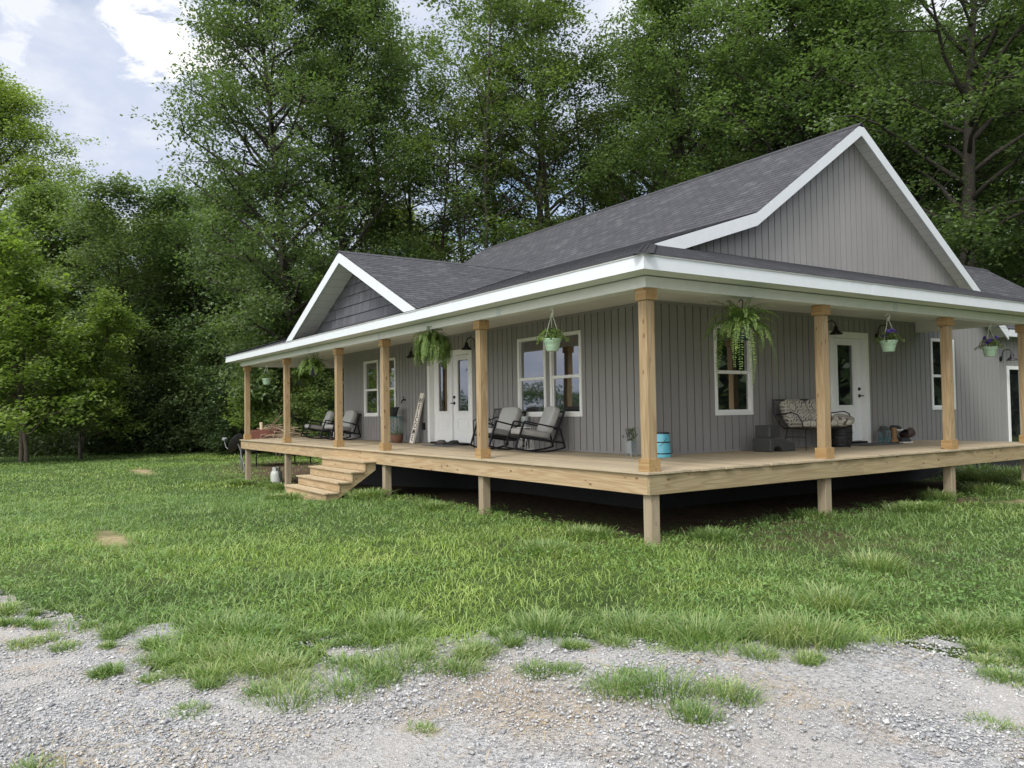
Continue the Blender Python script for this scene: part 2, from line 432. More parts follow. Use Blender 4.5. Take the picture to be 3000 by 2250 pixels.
sd = bpy.data.lights.new('sun', 'SUN'); so = bpy.data.objects.new('sun', sd); COL.objects.link(so)
sd.energy = 1.3; sd.angle = R(16); sd.color = (1, .97, .91)
sv = Vector((math.sin(R(SUN_AZ))*math.cos(R(SUN_EL)), math.cos(R(SUN_AZ))*math.cos(R(SUN_EL)), math.sin(R(SUN_EL))))
so.rotation_euler = (-sv).to_track_quat('-Z', 'Y').to_euler(); so.location = (0, -20, 30)

# ------------------------------------------------------------------ ground
def ground_z(x, y):
    x = np.asarray(x, float); y = np.asarray(y, float)
    t = np.clip((-4-x)/13.0, 0, 1); t = t*t*(3-2*t)
    z = -.86 - .38*t - .1*np.clip((-17-x)/25, 0, 1)
    z = z + .06*np.clip((x-2)/4, 0, 1)*np.clip((y+1)/3, 0, 1)
    z = z + (vnoise(x, y, 3.1)-.5)*.05*np.clip((3.5-y+x*0)/2+1, 0, 1) + (vnoise(x, y, 11.)-.5)*.14*np.clip((np.hypot(x-6.9, y+6.5)-14)/10, 0, 1)
    z = z + .0016*np.maximum(np.hypot(x+10, y)-55, 0)*np.where(y < -20, 0, 1)
    return z
# where the lawn meets the gravel drive (the lawn lies on the house side)
EDGE = [(-60,-30),(-14,-10.6),(-6,-7.9),(-1.71,-6.36),(-.92,-6.23),(-.58,-5.97),(.0,-5.78),(.29,-5.64),(.22,-5.38),(.45,-5.22),(.76,-5.45),(1.2,-5.69),(1.68,-5.43),
        (1.83,-5.06),(1.98,-4.72),(1.76,-4.42),(1.35,-4.55),(1.75,-4.19),(1.94,-3.86),(1.99,-3.59),(2.05,-3.42),(2.54,-3.06),(2.94,-2.72),
        (3.27,-2.35),(3.42,-2.02),(3.7,-1.44),(3.91,-1.48),(3.99,-1.12),(4.21,-1.02),(4.57,-1.28),(5.6,.1),(9,3),(16,8),(60,40)]
_E = np.array(EDGE)
def lawn_dist(x, y):
    """signed distance to the lawn edge: > 0 on the lawn, < 0 on the gravel"""
    x = np.asarray(x, float); y = np.asarray(y, float)
    best = np.full(x.shape, 1e9); 
    for (ax, ay), (bx, by) in zip(_E[:-1], _E[1:]):
        dx, dy = bx-ax, by-ay; l2 = dx*dx+dy*dy
        t = np.clip(((x-ax)*dx+(y-ay)*dy)/l2, 0, 1)
        best = np.minimum(best, np.hypot(x-ax-t*dx, y-ay-t*dy))
    poly = np.vstack([_E, [(60,200),(-200,200),(-200,-30)]])
    ins = np.zeros(x.shape, bool)
    for (ax, ay), (bx, by) in zip(poly, np.roll(poly, -1, 0)):
        if ay == by: continue
        c_ = ((ay > y) != (by > y)) & (x < (bx-ax)*(y-ay)/(by-ay)+ax)
        ins ^= c_
    return np.where(ins, best, -best)
def axis_pts(c, near, step, far):
    a = [0.0]; s_ = step
    while a[-1] < far:
        s_ = step if a[-1] < near else s_*1.18
        a.append(a[-1]+s_)
    a = np.array(a); return np.concatenate([c-a[:0:-1], c+a])
gx = axis_pts(-6, 26, .45, 700); gy = axis_pts(0, 18, .45, 700)
X, Y = np.meshgrid(gx, gy, indexing='ij'); Z = ground_z(X, Y)
Z = Z - .07*np.clip((-.25-lawn_dist(X, Y))/.3, 0, 1)*(np.hypot(X-4, Y+8) < 22)
def gridfaces(nx, ny):
    i, j = np.meshgrid(np.arange(nx-1), np.arange(ny-1), indexing='ij'); a = (i*ny+j).ravel()
    return np.stack([a, a+ny, a+ny+1, a+1], 1)
def soil_mat():
    m, nt, b, L = newmat('lawn_soil')
    v = mapping(nt, L, (1,1,1))
    a = N(nt, 'ShaderNodeTexNoise', Scale=.35, Detail=6.0, Roughness=.65); L(v, a.inputs['Vector'])
    d = N(nt, 'ShaderNodeTexNoise', Scale=9.0, Detail=8.0, Roughness=.7); L(v, d.inputs['Vector'])
    r = ramp(nt, [(.35, (.035,.062,.017)), (.5, (.052,.085,.024)), (.66, (.075,.10,.034))]); L(a.outputs['Fac'], r.inputs[0])
    r2 = ramp(nt, [(.3, (.45,.45,.45)), (.7, (1.25,1.2,1.1))]); L(d.outputs['Fac'], r2.inputs[0])
    c = mixc(nt, L, r.outputs[0], r2.outputs[0], 1.0, 'MULTIPLY')
    # bare earth: under the deck, round the brush pile, a worn spot on the lawn
    sp = N(nt, 'ShaderNodeSeparateXYZ'); L(v, sp.inputs[0])
    def blob(cx, cy, rx, ry, soft=.35):
        q = N(nt, 'ShaderNodeVectorMath', operation='SUBTRACT'); L(v, q.inputs[0]); q.inputs[1].default_value = (cx, cy, 0)
        q2 = N(nt, 'ShaderNodeVectorMath', operation='MULTIPLY'); L(q.outputs[0], q2.inputs[0]); q2.inputs[1].default_value = (1/rx, 1/ry, 0)
        ln = N(nt, 'ShaderNodeVectorMath', operation='LENGTH'); L(q2.outputs[0], ln.inputs[0])
        nn = N(nt, 'ShaderNodeMath', operation='MULTIPLY_ADD'); L(d.outputs['Fac'], nn.inputs[0]); nn.inputs[1].default_value = .9; L(ln.outputs[1], nn.inputs[2])
        n5 = N(nt, 'ShaderNodeTexNoise', Scale=2.3, Detail=3.0); L(v, n5.inputs['Vector'])
        n6 = N(nt, 'ShaderNodeMath', operation='MULTIPLY_ADD'); L(n5.outputs['Fac'], n6.inputs[0]); n6.inputs[1].default_value = 2.2; L(nn.outputs[0], n6.inputs[2])
        nn = N(nt, 'ShaderNodeMath', operation='SUBTRACT'); L(n6.outputs[0], nn.inputs[0]); nn.inputs[1].default_value = 1.1
        mr = N(nt, 'ShaderNodeMapRange'); mr.inputs['From Min'].default_value = 1.45+soft; mr.inputs['From Max'].default_value = 1.45-soft; L(nn.outputs[0], mr.inputs['Value'])
        return mr.outputs[0]
    e = ramp(nt, [(.25, (.035,.022,.015)), (.5, (.075,.05,.034)), (.75, (.15,.11,.078))]); L(d.outputs['Fac'], e.inputs[0])  # bare earth, darkened so its colour carries the shade under the deck
    st = ramp(nt, [(.3, (.16,.13,.07)), (.7, (.36,.30,.18))]); L(d.outputs['Fac'], st.inputs[0])
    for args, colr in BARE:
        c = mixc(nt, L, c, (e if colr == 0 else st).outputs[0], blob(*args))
    L(c, b.inputs['Base Color']); b.inputs['Roughness'].default_value = .95; b.inputs['Specular IOR Level'].default_value = .15
    bump(nt, L, d.outputs['Fac'], b, .8, .05)
    return m
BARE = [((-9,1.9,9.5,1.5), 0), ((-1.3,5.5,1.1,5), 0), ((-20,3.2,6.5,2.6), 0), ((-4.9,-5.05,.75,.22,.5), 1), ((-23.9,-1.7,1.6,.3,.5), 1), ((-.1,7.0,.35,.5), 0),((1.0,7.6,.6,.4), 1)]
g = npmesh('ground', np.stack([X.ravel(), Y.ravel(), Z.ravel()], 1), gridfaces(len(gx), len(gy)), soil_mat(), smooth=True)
tag(g, kind='structure')
# gravel drive: its own sheet just above the soil
gx2 = np.arange(-14, 22, .12); gy2 = np.arange(-24, 7, .12)
X, Y = np.meshgrid(gx2, gy2, indexing='ij')
dl = lawn_dist(X, Y); zz = ground_z(X, Y) + .006 + (vnoise(X, Y, .5)-.5)*.02 + (vnoise(X, Y, .17)-.5)*.012
keep = dl < .14
F_ = gridfaces(len(gx2), len(gy2)); kf = keep.ravel()[F_].all(1); F_ = F_[kf]
used = np.unique(F_); remap = np.full(X.size, -1); remap[used] = np.arange(len(used))
def gravel_mat():
    m, nt, b, L = newmat('gravel_bed')
    v = mapping(nt, L, (1,1,1))
    vo = N(nt, 'ShaderNodeTexVoronoi', Scale=55.0); L(v, vo.inputs['Vector'])
    vo2 = N(nt, 'ShaderNodeTexVoronoi', Scale=130.0); L(v, vo2.inputs['Vector'])
    n = N(nt, 'ShaderNodeTexNoise', Scale=.8, Detail=5.0); L(v, n.inputs['Vector'])
    nf = N(nt, 'ShaderNodeTexNoise', Scale=60.0, Detail=6.0); L(v, nf.inputs['Vector'])
    sp = N(nt, 'ShaderNodeSeparateColor'); L(vo.outputs['Color'], sp.inputs[0])
    r = ramp(nt, [(0, (.18,.185,.195)), (.5, (.31,.31,.32)), (1, (.45,.45,.455))]); L(sp.outputs[0], r.inputs[0])
    dust = ramp(nt, [(.3, (.29,.28,.275)), (.7, (.40,.385,.37))]); L(nf.outputs['Fac'], dust.inputs[0])
    fr = ramp(nt, [(.40, (0,0,0)), (.58, (1,1,1))]); L(n.outputs['Fac'], fr.inputs[0])
    c = mixc(nt, L, r.outputs[0], dust.outputs[0], fr.outputs[0])
    # patches of chaff and clay where grass died back
    ns = N(nt, 'ShaderNodeTexNoise', Scale=1.9, Detail=6.0, Roughness=.7); L(v, ns.inputs['Vector'])
    rs = ramp(nt, [(.52, (0,0,0)), (.66, (1,1,1))]); L(ns.outputs['Fac'], rs.inputs[0])
    ch = ramp(nt, [(.3, (.25,.165,.095)), (.7, (.42,.33,.2))]); L(nf.outputs['Fac'], ch.inputs[0])
    # the worn tan patch in the middle of the turning place
    q = N(nt, 'ShaderNodeVectorMath', operation='SUBTRACT'); L(v, q.inputs[0]); q.inputs[1].default_value = (3.2, -4.0, -.86)
    qm = N(nt, 'ShaderNodeMapping'); qm.inputs['Rotation'].default_value = (0, 0, R(-33)); qm.inputs['Scale'].default_value = (1/.75, 1/.4, 1); L(q.outputs[0], qm.inputs[0])
    ql = N(nt, 'ShaderNodeVectorMath', operation='LENGTH'); L(qm.outputs[0], ql.inputs[0])
    qa = N(nt, 'ShaderNodeMath', operation='MULTIPLY_ADD'); L(ns.outputs['Fac'], qa.inputs[0]); qa.inputs[1].default_value = -2.0; L(ql.outputs[1], qa.inputs[2])
    qr = N(nt, 'ShaderNodeMapRange'); qr.inputs['From Min'].default_value = .35; qr.inputs['From Max'].default_value = -.5; L(qa.outputs[0], qr.inputs['Value'])
    qx = N(nt, 'ShaderNodeMath', operation='MAXIMUM'); L(rs.outputs[0], qx.inputs[0]); L(qr.outputs[0], qx.inputs[1])
    mm = N(nt, 'ShaderNodeMath', operation='MULTIPLY'); L(qx.outputs[0], mm.inputs[0]); mm.inputs[1].default_value = .45
    c = mixc(nt, L, c, ch.outputs[0], mm.outputs[0])
    L(c, b.inputs['Base Color']); b.inputs['Roughness'].default_value = .9; b.inputs['Specular IOR Level'].default_value = .2
    ad = N(nt, 'ShaderNodeMath', operation='ADD'); L(vo.outputs['Distance'], ad.inputs[0]); L(vo2.outputs['Distance'], ad.inputs[1])
    bump(nt, L, ad.outputs[0], b, .7, .012)
    return m
g = npmesh('gravel_drive', np.stack([X.ravel(), Y.ravel(), zz.ravel()], 1)[used], remap[F_], gravel_mat(), smooth=True)
tag(g, kind='structure')

# ------------------------------------------------------------------ house
HOUSE = thing('house', 'single storey grey house with vertical siding, white trim and a wraparound wooden porch', 'house', (-8.79, 6.5, -.95))
WORLD_BUILT.add(HOUSE.name)
D = 2.34; LX = -15.24; RX = -2.34; DX = -17.58; BY = 12.98
CEIL = 2.46
def board_wall(mb, conv, u0, u1, z0, top, holes=(), pitch=.178, gap=.021, t=.014):
    """vertical boards: conv(u, z, n) -> world; top(u) gives the upper edge"""
    # backing sheet
    cuts = sorted({u0, u1} | {h[0] for h in holes} | {h[1] for h in holes} | set(getattr(top, 'kinks', ())))
    cuts = [c for c in cuts if u0 <= c <= u1]
    def strips(a, b):
        spans = []
        hs = sorted((h[2], h[3]) for h in holes if h[0] < (a+b)/2 < h[1])
        z = z0
        for (ha, hb) in hs:
            if ha > z: spans.append((z, z, ha, ha))
            z = max(z, hb)
        ta, tb = top(a), top(b)
        if max(ta, tb) > z: spans.append((z, z, max(ta, z), max(tb, z)))
        return spans
    for a, b in zip(cuts[:-1], cuts[1:]):
        for (za, zb, ta, tb) in strips(a, b):
            mb.add([conv(a,za,-.024), conv(b,zb,-.024), conv(b,tb,-.024), conv(a,ta,-.024)], [(0,1,2,3)])
    k = 0; u = u0
    while u < u1-1e-6:
        a, b = u + gap/2, min(u + pitch - gap/2, u1)
        cs = [a] + [c for c in cuts if a+1e-4 < c < b-1e-4] + [b]
        for p, q in zip(cs[:-1], cs[1:]):
            for (za, zb, ta, tb) in strips(p, q):
                vs = [conv(p,za,-.024), conv(q,zb,-.024), conv(q,tb,-.024), conv(p,ta,-.024), conv(p,za,t), conv(q,zb,t), conv(q,tb,t), conv(p,ta,t)]
                mb.add(vs, [(4,5,6,7), (0,4,7,3), (1,2,6,5), (0,1,5,4), (3,7,6,2)])
        u += pitch
front = lambda u, z, n: (u, D-n, z)
side = lambda u, z, n: (RX+n, u, z)
def hole(win, inset=.04): return (win[0]+inset, win[1]-inset, win[2]+inset, win[3]-inset)
WIN_F = [(-6.14,-5.20,.62,2.15), (-5.07,-4.13,.62,2.15), (-13.73,-12.79,.64,2.15), (-12.66,-11.72,.64,2.15)]
DOOR_F = (-9.967,-7.90,.0,2.115)
WIN_S = [(3.71,4.65,.61,2.15), (10.40,11.34,.62,2.155)]
DOOR_S = (6.86,8.118,.0,2.165)
PATIO = (13.70,15.4,-.42,1.62)
flat = lambda z: (lambda u: z)
mb = MB(); board_wall(mb, front, LX, RX, .03, flat(CEIL+.08), [hole(h_) for h_ in WIN_F] + [(DOOR_F[0]+.04, DOOR_F[1]-.04, .0, DOOR_F[3]-.04)])
mb.build('wall', M['siding'], HOUSE)
# gable side: full height under the roof line
def main_roof_z(y):
    return 2.49+.325*(y+.35) if y < 4.55 else (4.083+.678*(y-4.55) if y < 7.68 else 6.205-.678*(y-7.68))
WR_E, WR_R, WR_Z = -2.04, -5.75, 4.974      # rear wing: eave x, ridge x, ridge z
def side_top(y):
    return main_roof_z(y)-.14 if y < 13.0 else 2.36
side_top.kinks = (4.55, 7.68, 13.0)
mb = MB(); board_wall(mb, side, 10.0, 19.8, -.52, side_top, [hole(WIN_S[1]), hole(PATIO)]); mb.build('wall', M['siding'], HOUSE)
mb = MB(); board_wall(mb, side, D, 10.0, .03, side_top, [hole(WIN_S[0]), (DOOR_S[0]+.04, DOOR_S[1]-.04, .0, DOOR_S[3]-.04)])
mb.build('wall', M['siding'], HOUSE)
mb = MB()
lft = lambda u, z, n: (LX-n, u, z)
board_wall(mb, lft, D, BY, .03, side_top if False else (lambda y: min(main_roof_z(y), 9)-.14), [])
mb.build('wall', M['siding'], HOUSE)
mb = MB(); board_wall(mb, lambda u, z, n: (u, BY+n, z), LX, -9.2, .03, flat(2.5), []); mb.build('wall', M['siding'], HOUSE)
# white corner-less trim: starter strip at the deck, frieze under the ceiling
mb = MB()
mb.box((LX,D-.030,.001),(RX+.030,D-.001,.035)); mb.box((RX+.001,D+.001,.001),(RX+.030,DOOR_S[0],.035)); mb.box((RX+.001,DOOR_S[1],.001),(RX+.030,9.95,.035))
mb.box((LX,D-.034,CEIL-.045),(RX+.034,D-.001,CEIL-.003)); mb.box((RX+.001,D+.001,CEIL-.045),(RX+.034,10.05,CEIL-.003))
mb.box((RX-.03,D-.032,.036),(RX+.032,D+.03,CEIL-.046))
mb.build('siding_trim', M['siding'], HOUSE)
# foundation
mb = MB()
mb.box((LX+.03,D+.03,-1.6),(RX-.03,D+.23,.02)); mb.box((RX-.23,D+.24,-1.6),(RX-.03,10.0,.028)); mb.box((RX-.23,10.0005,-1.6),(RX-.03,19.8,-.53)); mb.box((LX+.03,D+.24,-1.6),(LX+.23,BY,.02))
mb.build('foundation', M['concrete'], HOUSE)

def window(o_, conv, mesh_name='window'):
    u0, u1, z0, z1 = o_
    mb = MB()
    def fb(a, b, c_, d_, n0, n1):
        P_ = [conv(a,c_,n0), conv(b,c_,n0), conv(b,d_,n0), conv(a,d_,n0), conv(a,c_,n1), conv(b,c_,n1), conv(b,d_,n1), conv(a,d_,n1)]
        mb.add(P_, [(0,3,2,1),(4,5,6,7),(0,1,5,4),(1,2,6,5),(2,3,7,6),(3,0,4,7)])
    f = .062
    fb(u0,u0+f,z0,z1,-.05,.032); fb(u1-f,u1,z0,z1,-.05,.032)
    fb(u0+f,u1-f,z1-f,z1,-.05,.030); fb(u0+f,u1-f,z0,z0+f,-.05,.030)
    zm = z0+(z1-z0)*.475
    fb(u0+f,u1-f,zm-.028,zm+.028,-.045,.022)
    # sash of the lower light, a little proud of the upper one
    fb(u0+f,u0+f+.022,z0+f,zm-.028,-.045,.006); fb(u1-f-.022,u1-f,z0+f,zm-.028,-.045,.006)
    fb(u0+f+.022,u1-f-.022,z0+f,z0+f+.032,-.045,.008)
    fr = mb.build(mesh_name, M['trim'], HOUSE, bevel=.004)
    for (a, b, c_, d_, n) in ((u0+f,u1-f,zm+.028,z1-f,-.030), (u0+f+.022,u1-f-.022,z0+f+.032,zm-.028,-.016)):
        p = MB(); p.add([conv(a,c_,n), conv(b,c_,n), conv(b,d_,n), conv(a,d_,n)], [(0,1,2,3)])
        p.build('pane', M['glass'], fr)
    return fr
for o_ in WIN_F: window(o_, front)
for o_ in WIN_S: window(o_, side)

def casing(conv, d_, w_=.115, depth=.10, sill=True):
    u0, u1, z0, z1 = d_
    mb = MB()
    def fb(a, b, c_, e_, n0, n1):
        P_ = [conv(a,c_,n0), conv(b,c_,n0), conv(b,e_,n0), conv(a,e_,n0), conv(a,c_,n1), conv(b,c_,n1), conv(b,e_,n1), conv(a,e_,n1)]
        mb.add(P_, [(0,3,2,1),(4,5,6,7),(0,1,5,4),(1,2,6,5),(2,3,7,6),(3,0,4,7)])
    fb(u0,u0+w_,z0+.003,z1,-depth-.03,.03); fb(u1-w_,u1,z0+.003,z1,-depth-.03,.03); fb(u0+w_,u1-w_,z1-w_,z1,-depth-.03,.028)
    fb(u0+w_*.55,u0+w_-.002,z0+.003,z1-w_*.6,.0301,.036)
    return mb.build('door_frame', M['trim'], HOUSE, bevel=.004)
def door_slab(conv, u0, u1, z0, z1, n, glass, panel, parent_label=None, hand=None):
    """door leaf with a glazed opening and a raised lower panel"""
    mb = MB(); t = .045
    g0, g1, gz0, gz1 = glass
    def fb(m_, a, b, c_, e_, n0, n1):
        P_ = [conv(a,c_,n0), conv(b,c_,n0), conv(b,e_,n0), conv(a,e_,n0), conv(a,c_,n1), conv(b,c_,n1), conv(b,e_,n1), conv(a,e_,n1)]
        m_.add(P_, [(0,3,2,1),(4,5,6,7),(0,1,5,4),(1,2,6,5),(2,3,7,6),(3,0,4,7)])
    fb(mb,u0,g0,z0,z1,n-t,n); fb(mb,g1,u1,z0,z1,n-t,n); fb(mb,g0,g1,gz1,z1,n-t,n); fb(mb,g0,g1,z0,gz0,n-t,n)
    o = mb.build('door', M['door'], HOUSE)
    m2 = MB(); e = .035
    fb(m2,g0-e,g0+.012,gz0-e,gz1+e,n+.0005,n+.016); fb(m2,g1-.012,g1+e,gz0-e,gz1+e,n+.0005,n+.016)
    fb(m2,g0+.012,g1-.012,gz1-.012,gz1+e,n+.0005,n+.015); fb(m2,g0+.012,g1-.012,gz0-e,gz0+.012,n+.0005,n+.015)
    m2.build('glazing_bead', M['door'], o, bevel=.005)
    m3 = MB(); m3.add([conv(g0,gz0,n-.02), conv(g1,gz0,n-.02), conv(g1,gz1,n-.02), conv(g0,gz1,n-.02)], [(0,1,2,3)]); m3.build('pane', M['glass'], o)
    m4 = MB(); p0, p1, pz0, pz1 = panel
    fb(m4,p0,p0+.02,pz0,pz1,n+.0005,n+.010); fb(m4,p1-.02,p1,pz0,pz1,n+.0005,n+.010); fb(m4,p0+.02,p1-.02,pz1-.02,pz1,n+.0005,n+.009); fb(m4,p0+.02,p1-.02,pz0,pz0+.02,n+.0005,n+.009)
    fb(m4,p0+.055,p1-.055,pz0+.055,pz1-.055,n+.0005,n+.008)
    m4.build('door_panel', M['door'], o, bevel=.006)
    return o
def knobset(conv, u, n, par, sgn):
    a = Vector(conv(u, .93, n)); nn = (Vector(conv(u, .93, n+1))-a).normalized(); uu = (Vector(conv(u+1, .93, n))-a).normalized()
    q = nn.to_track_quat('Z', 'Y').to_matrix()
    mb = MB(); mb.lathe([(.034,0),(.034,.012),(.014,.016),(.014,.045)], a, 14, q)
    mb.bar([a+nn*.05, a+nn*.055+uu*sgn*.06, a+nn*.05+uu*sgn*.11], .009)
    mb.build('handle', M['black'], par, True)
    a = a + Vector((0,0,.135)); mb = MB(); mb.lathe([(.033,0),(.033,.014),(.022,.03),(.006,.032)], a, 14, q); mb.build('deadbolt', M['black'], par, True)
casing(front, DOOR_F)
dm = -8.925
dl_ = door_slab(front, -9.845, dm-.003, .05, 1.995, -.085, (-9.845+.24, dm-.24, .74, 1.90), (-9.845+.2, dm-.2, .31, .58))
dr_ = door_slab(front, dm+.003, -8.02, .05, 1.995, -.085, (dm+.22, -8.02-.2, .74, 1.90), (dm+.19, -8.02-.17, .31, .58))
knobset(front, dm+.065, -.083, dr_, -1)
mb = MB(); mb.box((dm-.022,D+.04,.05),(dm+.016,D+.083,1.99)); mb.build('astragal', M['door'], dl_)
casing(side, DOOR_S)
ds_ = door_slab(side, 6.985, 7.995, .05, 2.045, -.085, (6.985+.25, 7.995-.25, .74, 1.93), (6.985+.21, 7.995-.21, .30, .60))
knobset(side, 7.93, -.083, ds_, 1)
mb = MB(); mb.box((DOOR_F[0]+.116,D-.03,.003),(DOOR_F[1]-.116,D+.12,.042)); mb.build('threshold', M['bronze'], HOUSE)
mb = MB(); mb.box((RX-.12,DOOR_S[0]+.116,.003),(RX+.03,DOOR_S[1]-.116,.042))
mb.build('threshold', M['bronze'], HOUSE)
# patio door of the rear wing
mb = MB()
for a, b, c_, d_ in ((13.7,13.8,-.42,1.62),(15.3,15.4,-.42,1.62),(13.8,15.3,1.54,1.62),(13.8,15.3,-.42,-.34),(14.5,14.58,-.34,1.54)):
    mb.box((RX-.06,a,c_),(RX+.03,b,d_))
pf = mb.build('door', M['trim'], HOUSE); tag(pf, 'sliding glass patio door in a white frame')
mb = MB(); mb.add([(RX-.03,13.8,-.34),(RX-.03,15.3,-.34),(RX-.03,15.3,1.54),(RX-.03,13.8,1.54)], [(0,1,2,3)]); mb.build('pane', M['glass'], pf)

# ---- roof
EXPO = .143
def slope(mb, o_, ud, vd, vmax, span, vstart=0.0, t=.0045):
    """courses of shingles on a plane: o_ origin at the eave, ud along, vd up the slope, span(v) -> (u0, u1)"""
    o_, ud, vd = Vector(o_), Vector(ud).normalized(), Vector(vd).normalized(); nn = ud.cross(vd).normalized()
    if nn.z < 0: nn = -nn
    v = vstart
    while v < vmax-1e-4:
        v1 = min(v+EXPO, vmax)
        a0, a1 = span(v); b0, b1 = span(v1)
        if a1 > a0:
            n = max(1, int((a1-a0)/1.6)); 
            for k in range(n):
                f0, f1 = k/n, (k+1)/n
                q = [(a0+(a1-a0)*f0, v), (a0+(a1-a0)*f1, v), (b0+(b1-b0)*f1, v1), (b0+(b1-b0)*f0, v1)]
                P_ = [o_+ud*q[0][0]+vd*v+nn*t, o_+ud*q[1][0]+vd*v+nn*t, o_+ud*q[2][0]+vd*(v1+.01)+nn*.0005, o_+ud*q[3][0]+vd*(v1+.01)+nn*.0005]
                B_ = [o_+ud*q[0][0]+vd*v-nn*.002, o_+ud*q[1][0]+vd*v-nn*.002]
                mb.add(P_+B_, [(0,1,2,3),(4,5,1,0)], [q, [(q[0][0],v+.05),(q[1][0],v+.05),(q[1][0],v+.09),(q[0][0],v+.09)]])
        v = v1
EZ = 2.49; OV = .37
s1 = math.sqrt(1+.325**2); s2 = math.sqrt(1+.678**2)
vl = Vector((0,1,.325)); vu = Vector((0,1,.678))
roof = MB()
run = 4.55+OV                                                   # lower slope, horizontal run
def low_span(v):
    r_ = v/s1
    return (min(DX-OV+r_, -16.0), max(OV-r_, WR_E))
slope(roof, (0,-OV,EZ-.006), (1,0,0), vl, run*s1, low_span)
slope(roof, (0,4.55,4.083), (1,0,0), vu, 3.13*s2, lambda v: (-16.0, WR_E))
slope(roof, (0,13.25,2.43), (1,0,0), (0,-1,.678), 5.57*s2, lambda v: (-16.0, WR_E))
# side porch skirts
slope(roof, (OV,0,EZ-.006), (0,1,0), (-1,0,.325), (2.34+OV)*s1, lambda v: (-OV+v/s1, 10.42))
slope(roof, (DX-OV,0,EZ-.006), (0,1,0), (1,0,.325), (2.34+OV)*s1, lambda v: (-OV+v/s1, 10.42))
# rear wing
sw = Vector((-1,0,.678)); lw = math.sqrt(1+.678**2)*3.71
slope(roof, (WR_E,0,2.459), (0,1,0), sw, lw, lambda v: (12.6, 20.1))
slope(roof, (WR_R*2-WR_E,0,2.459), (0,1,0), (1,0,.678), lw, lambda v: (12.6, 20.1))
ROOF = roof.build('roof', M['shingle'], HOUSE)
# ridge and hip caps
def caps(mb, a, b, w_=.125, step=.145, dz=.0):
    a, b = Vector(a), Vector(b); d_ = (b-a); n = max(2, int(d_.length/step)); d_.normalize()
    s_ = d_.cross(Vector((0,0,1))).normalized()
    for k in range(n):
        p = a.lerp(b, k/n); q = a.lerp(b, (k+1.25)/n)
        drop = CAPDROP
        P_ = [p+s_*w_+Vector((0,0,dz+.006-drop*w_)), p+Vector((0,0,dz+.012)), p-s_*w_+Vector((0,0,dz+.006-drop*w_)),
              q+s_*w_+Vector((0,0,dz-drop*w_)), q+Vector((0,0,dz+.006)), q-s_*w_+Vector((0,0,dz-drop*w_))]
        mb.add(P_, [(0,1,4,3),(1,2,5,4),(0,2,1)], [[(.03,.03),(.1,.03),(.1,.12),(.03,.12)],[(.1,.03),(.2,.03),(.2,.12),(.1,.12)],[(.03,.05),(.1,.05),(.2,.05)]])
CAPDROP = .678; cp = MB(); caps(cp, (WR_E,7.68,6.215), (-16.0,7.68,6.215)); cp.build('ridge_cap', M['shingle'], ROOF)
CAPDROP = .2; cp = MB(); caps(cp, (OV,-OV,EZ+.006), (WR_E-.02,2.04,EZ+.006+.325*2.41)); cp.build('hip_cap', M['shingle'], ROOF)
cp = MB(); caps(cp, (DX-OV,-OV,EZ+.02), (-15.6,2.0,EZ+.02+.325*2.37)); cp.build('hip_cap', M['shingle'], ROOF)
CAPDROP = .678; cp = MB(); caps(cp, (WR_R,20.1,WR_Z+.01), (WR_R,9.8,WR_Z+.01)); cp.build('ridge_cap', M['shingle'], ROOF)
# front gable roof over the steps
GX, GH, GZ = -8.71, 3.50, 4.075; gs = (GZ-EZ)/GH; gl = math.sqrt(1+gs*gs)*GH
gr = MB()
for sg in (1, -1):
    slope(gr, (GX+sg*GH,0,EZ+.012), (0,1,0), (-sg,0,gs), gl, lambda v: (-OV, -OV+.04+4.86*(v/gl)))
GR = gr.build('gable_roof', M['shingle'], HOUSE)
CAPDROP = gs; cp = MB(); caps(cp, (GX,-OV,GZ+.02), (GX,4.45,GZ+.02)); cp.build('ridge_cap', M['shingle'], GR)
# shingled gable wall: courses of staggered shakes
def gable_in(z): return (GZ-.2-z)/gs        # half width of the wall at height z
mb = MB(); yw = .11; z = 2.62; row = 0
rr_ = random.Random(3)
while z < GZ-.24:
    h_ = .215; z1 = z+h_
    hw = gable_in(z)+.02; x = GX-hw; 
    while x < GX+hw:
        w_ = rr_.choice((.09,.12,.15,.18)); a, b = x+.007, min(x+w_-.007, GX+hw)
        m_ = max(abs(a-GX), abs(b-GX))
        za = min(z1+.02, GZ-.2-gs*abs(a-GX)+.03); zb = min(z1+.02, GZ-.2-gs*abs(b-GX)+.03)
        if za > z and zb > z and b > a:
            jt = rr_.uniform(0,.006)
            mb.add([(a,yw-.026-jt,z),(b,yw-.026-jt,z),(b,yw-.006,zb),(a,yw-.006,za),(a,yw,z),(b,yw,z)], [(0,1,2,3),(4,5,1,0)])
        x += w_
    z = z1
mb.add([(GX-gable_in(2.6),yw,2.6),(GX+gable_in(2.6),yw,2.6),(GX,yw,GZ-.19)], [(0,1,2)])
mb.box((GX-gable_in(2.62),yw-.04,2.585),(GX+gable_in(2.62),yw-.004,2.645))
tag(mb.build('gable_wall', M['shake'], HOUSE), 'dark slate shake gable wall')

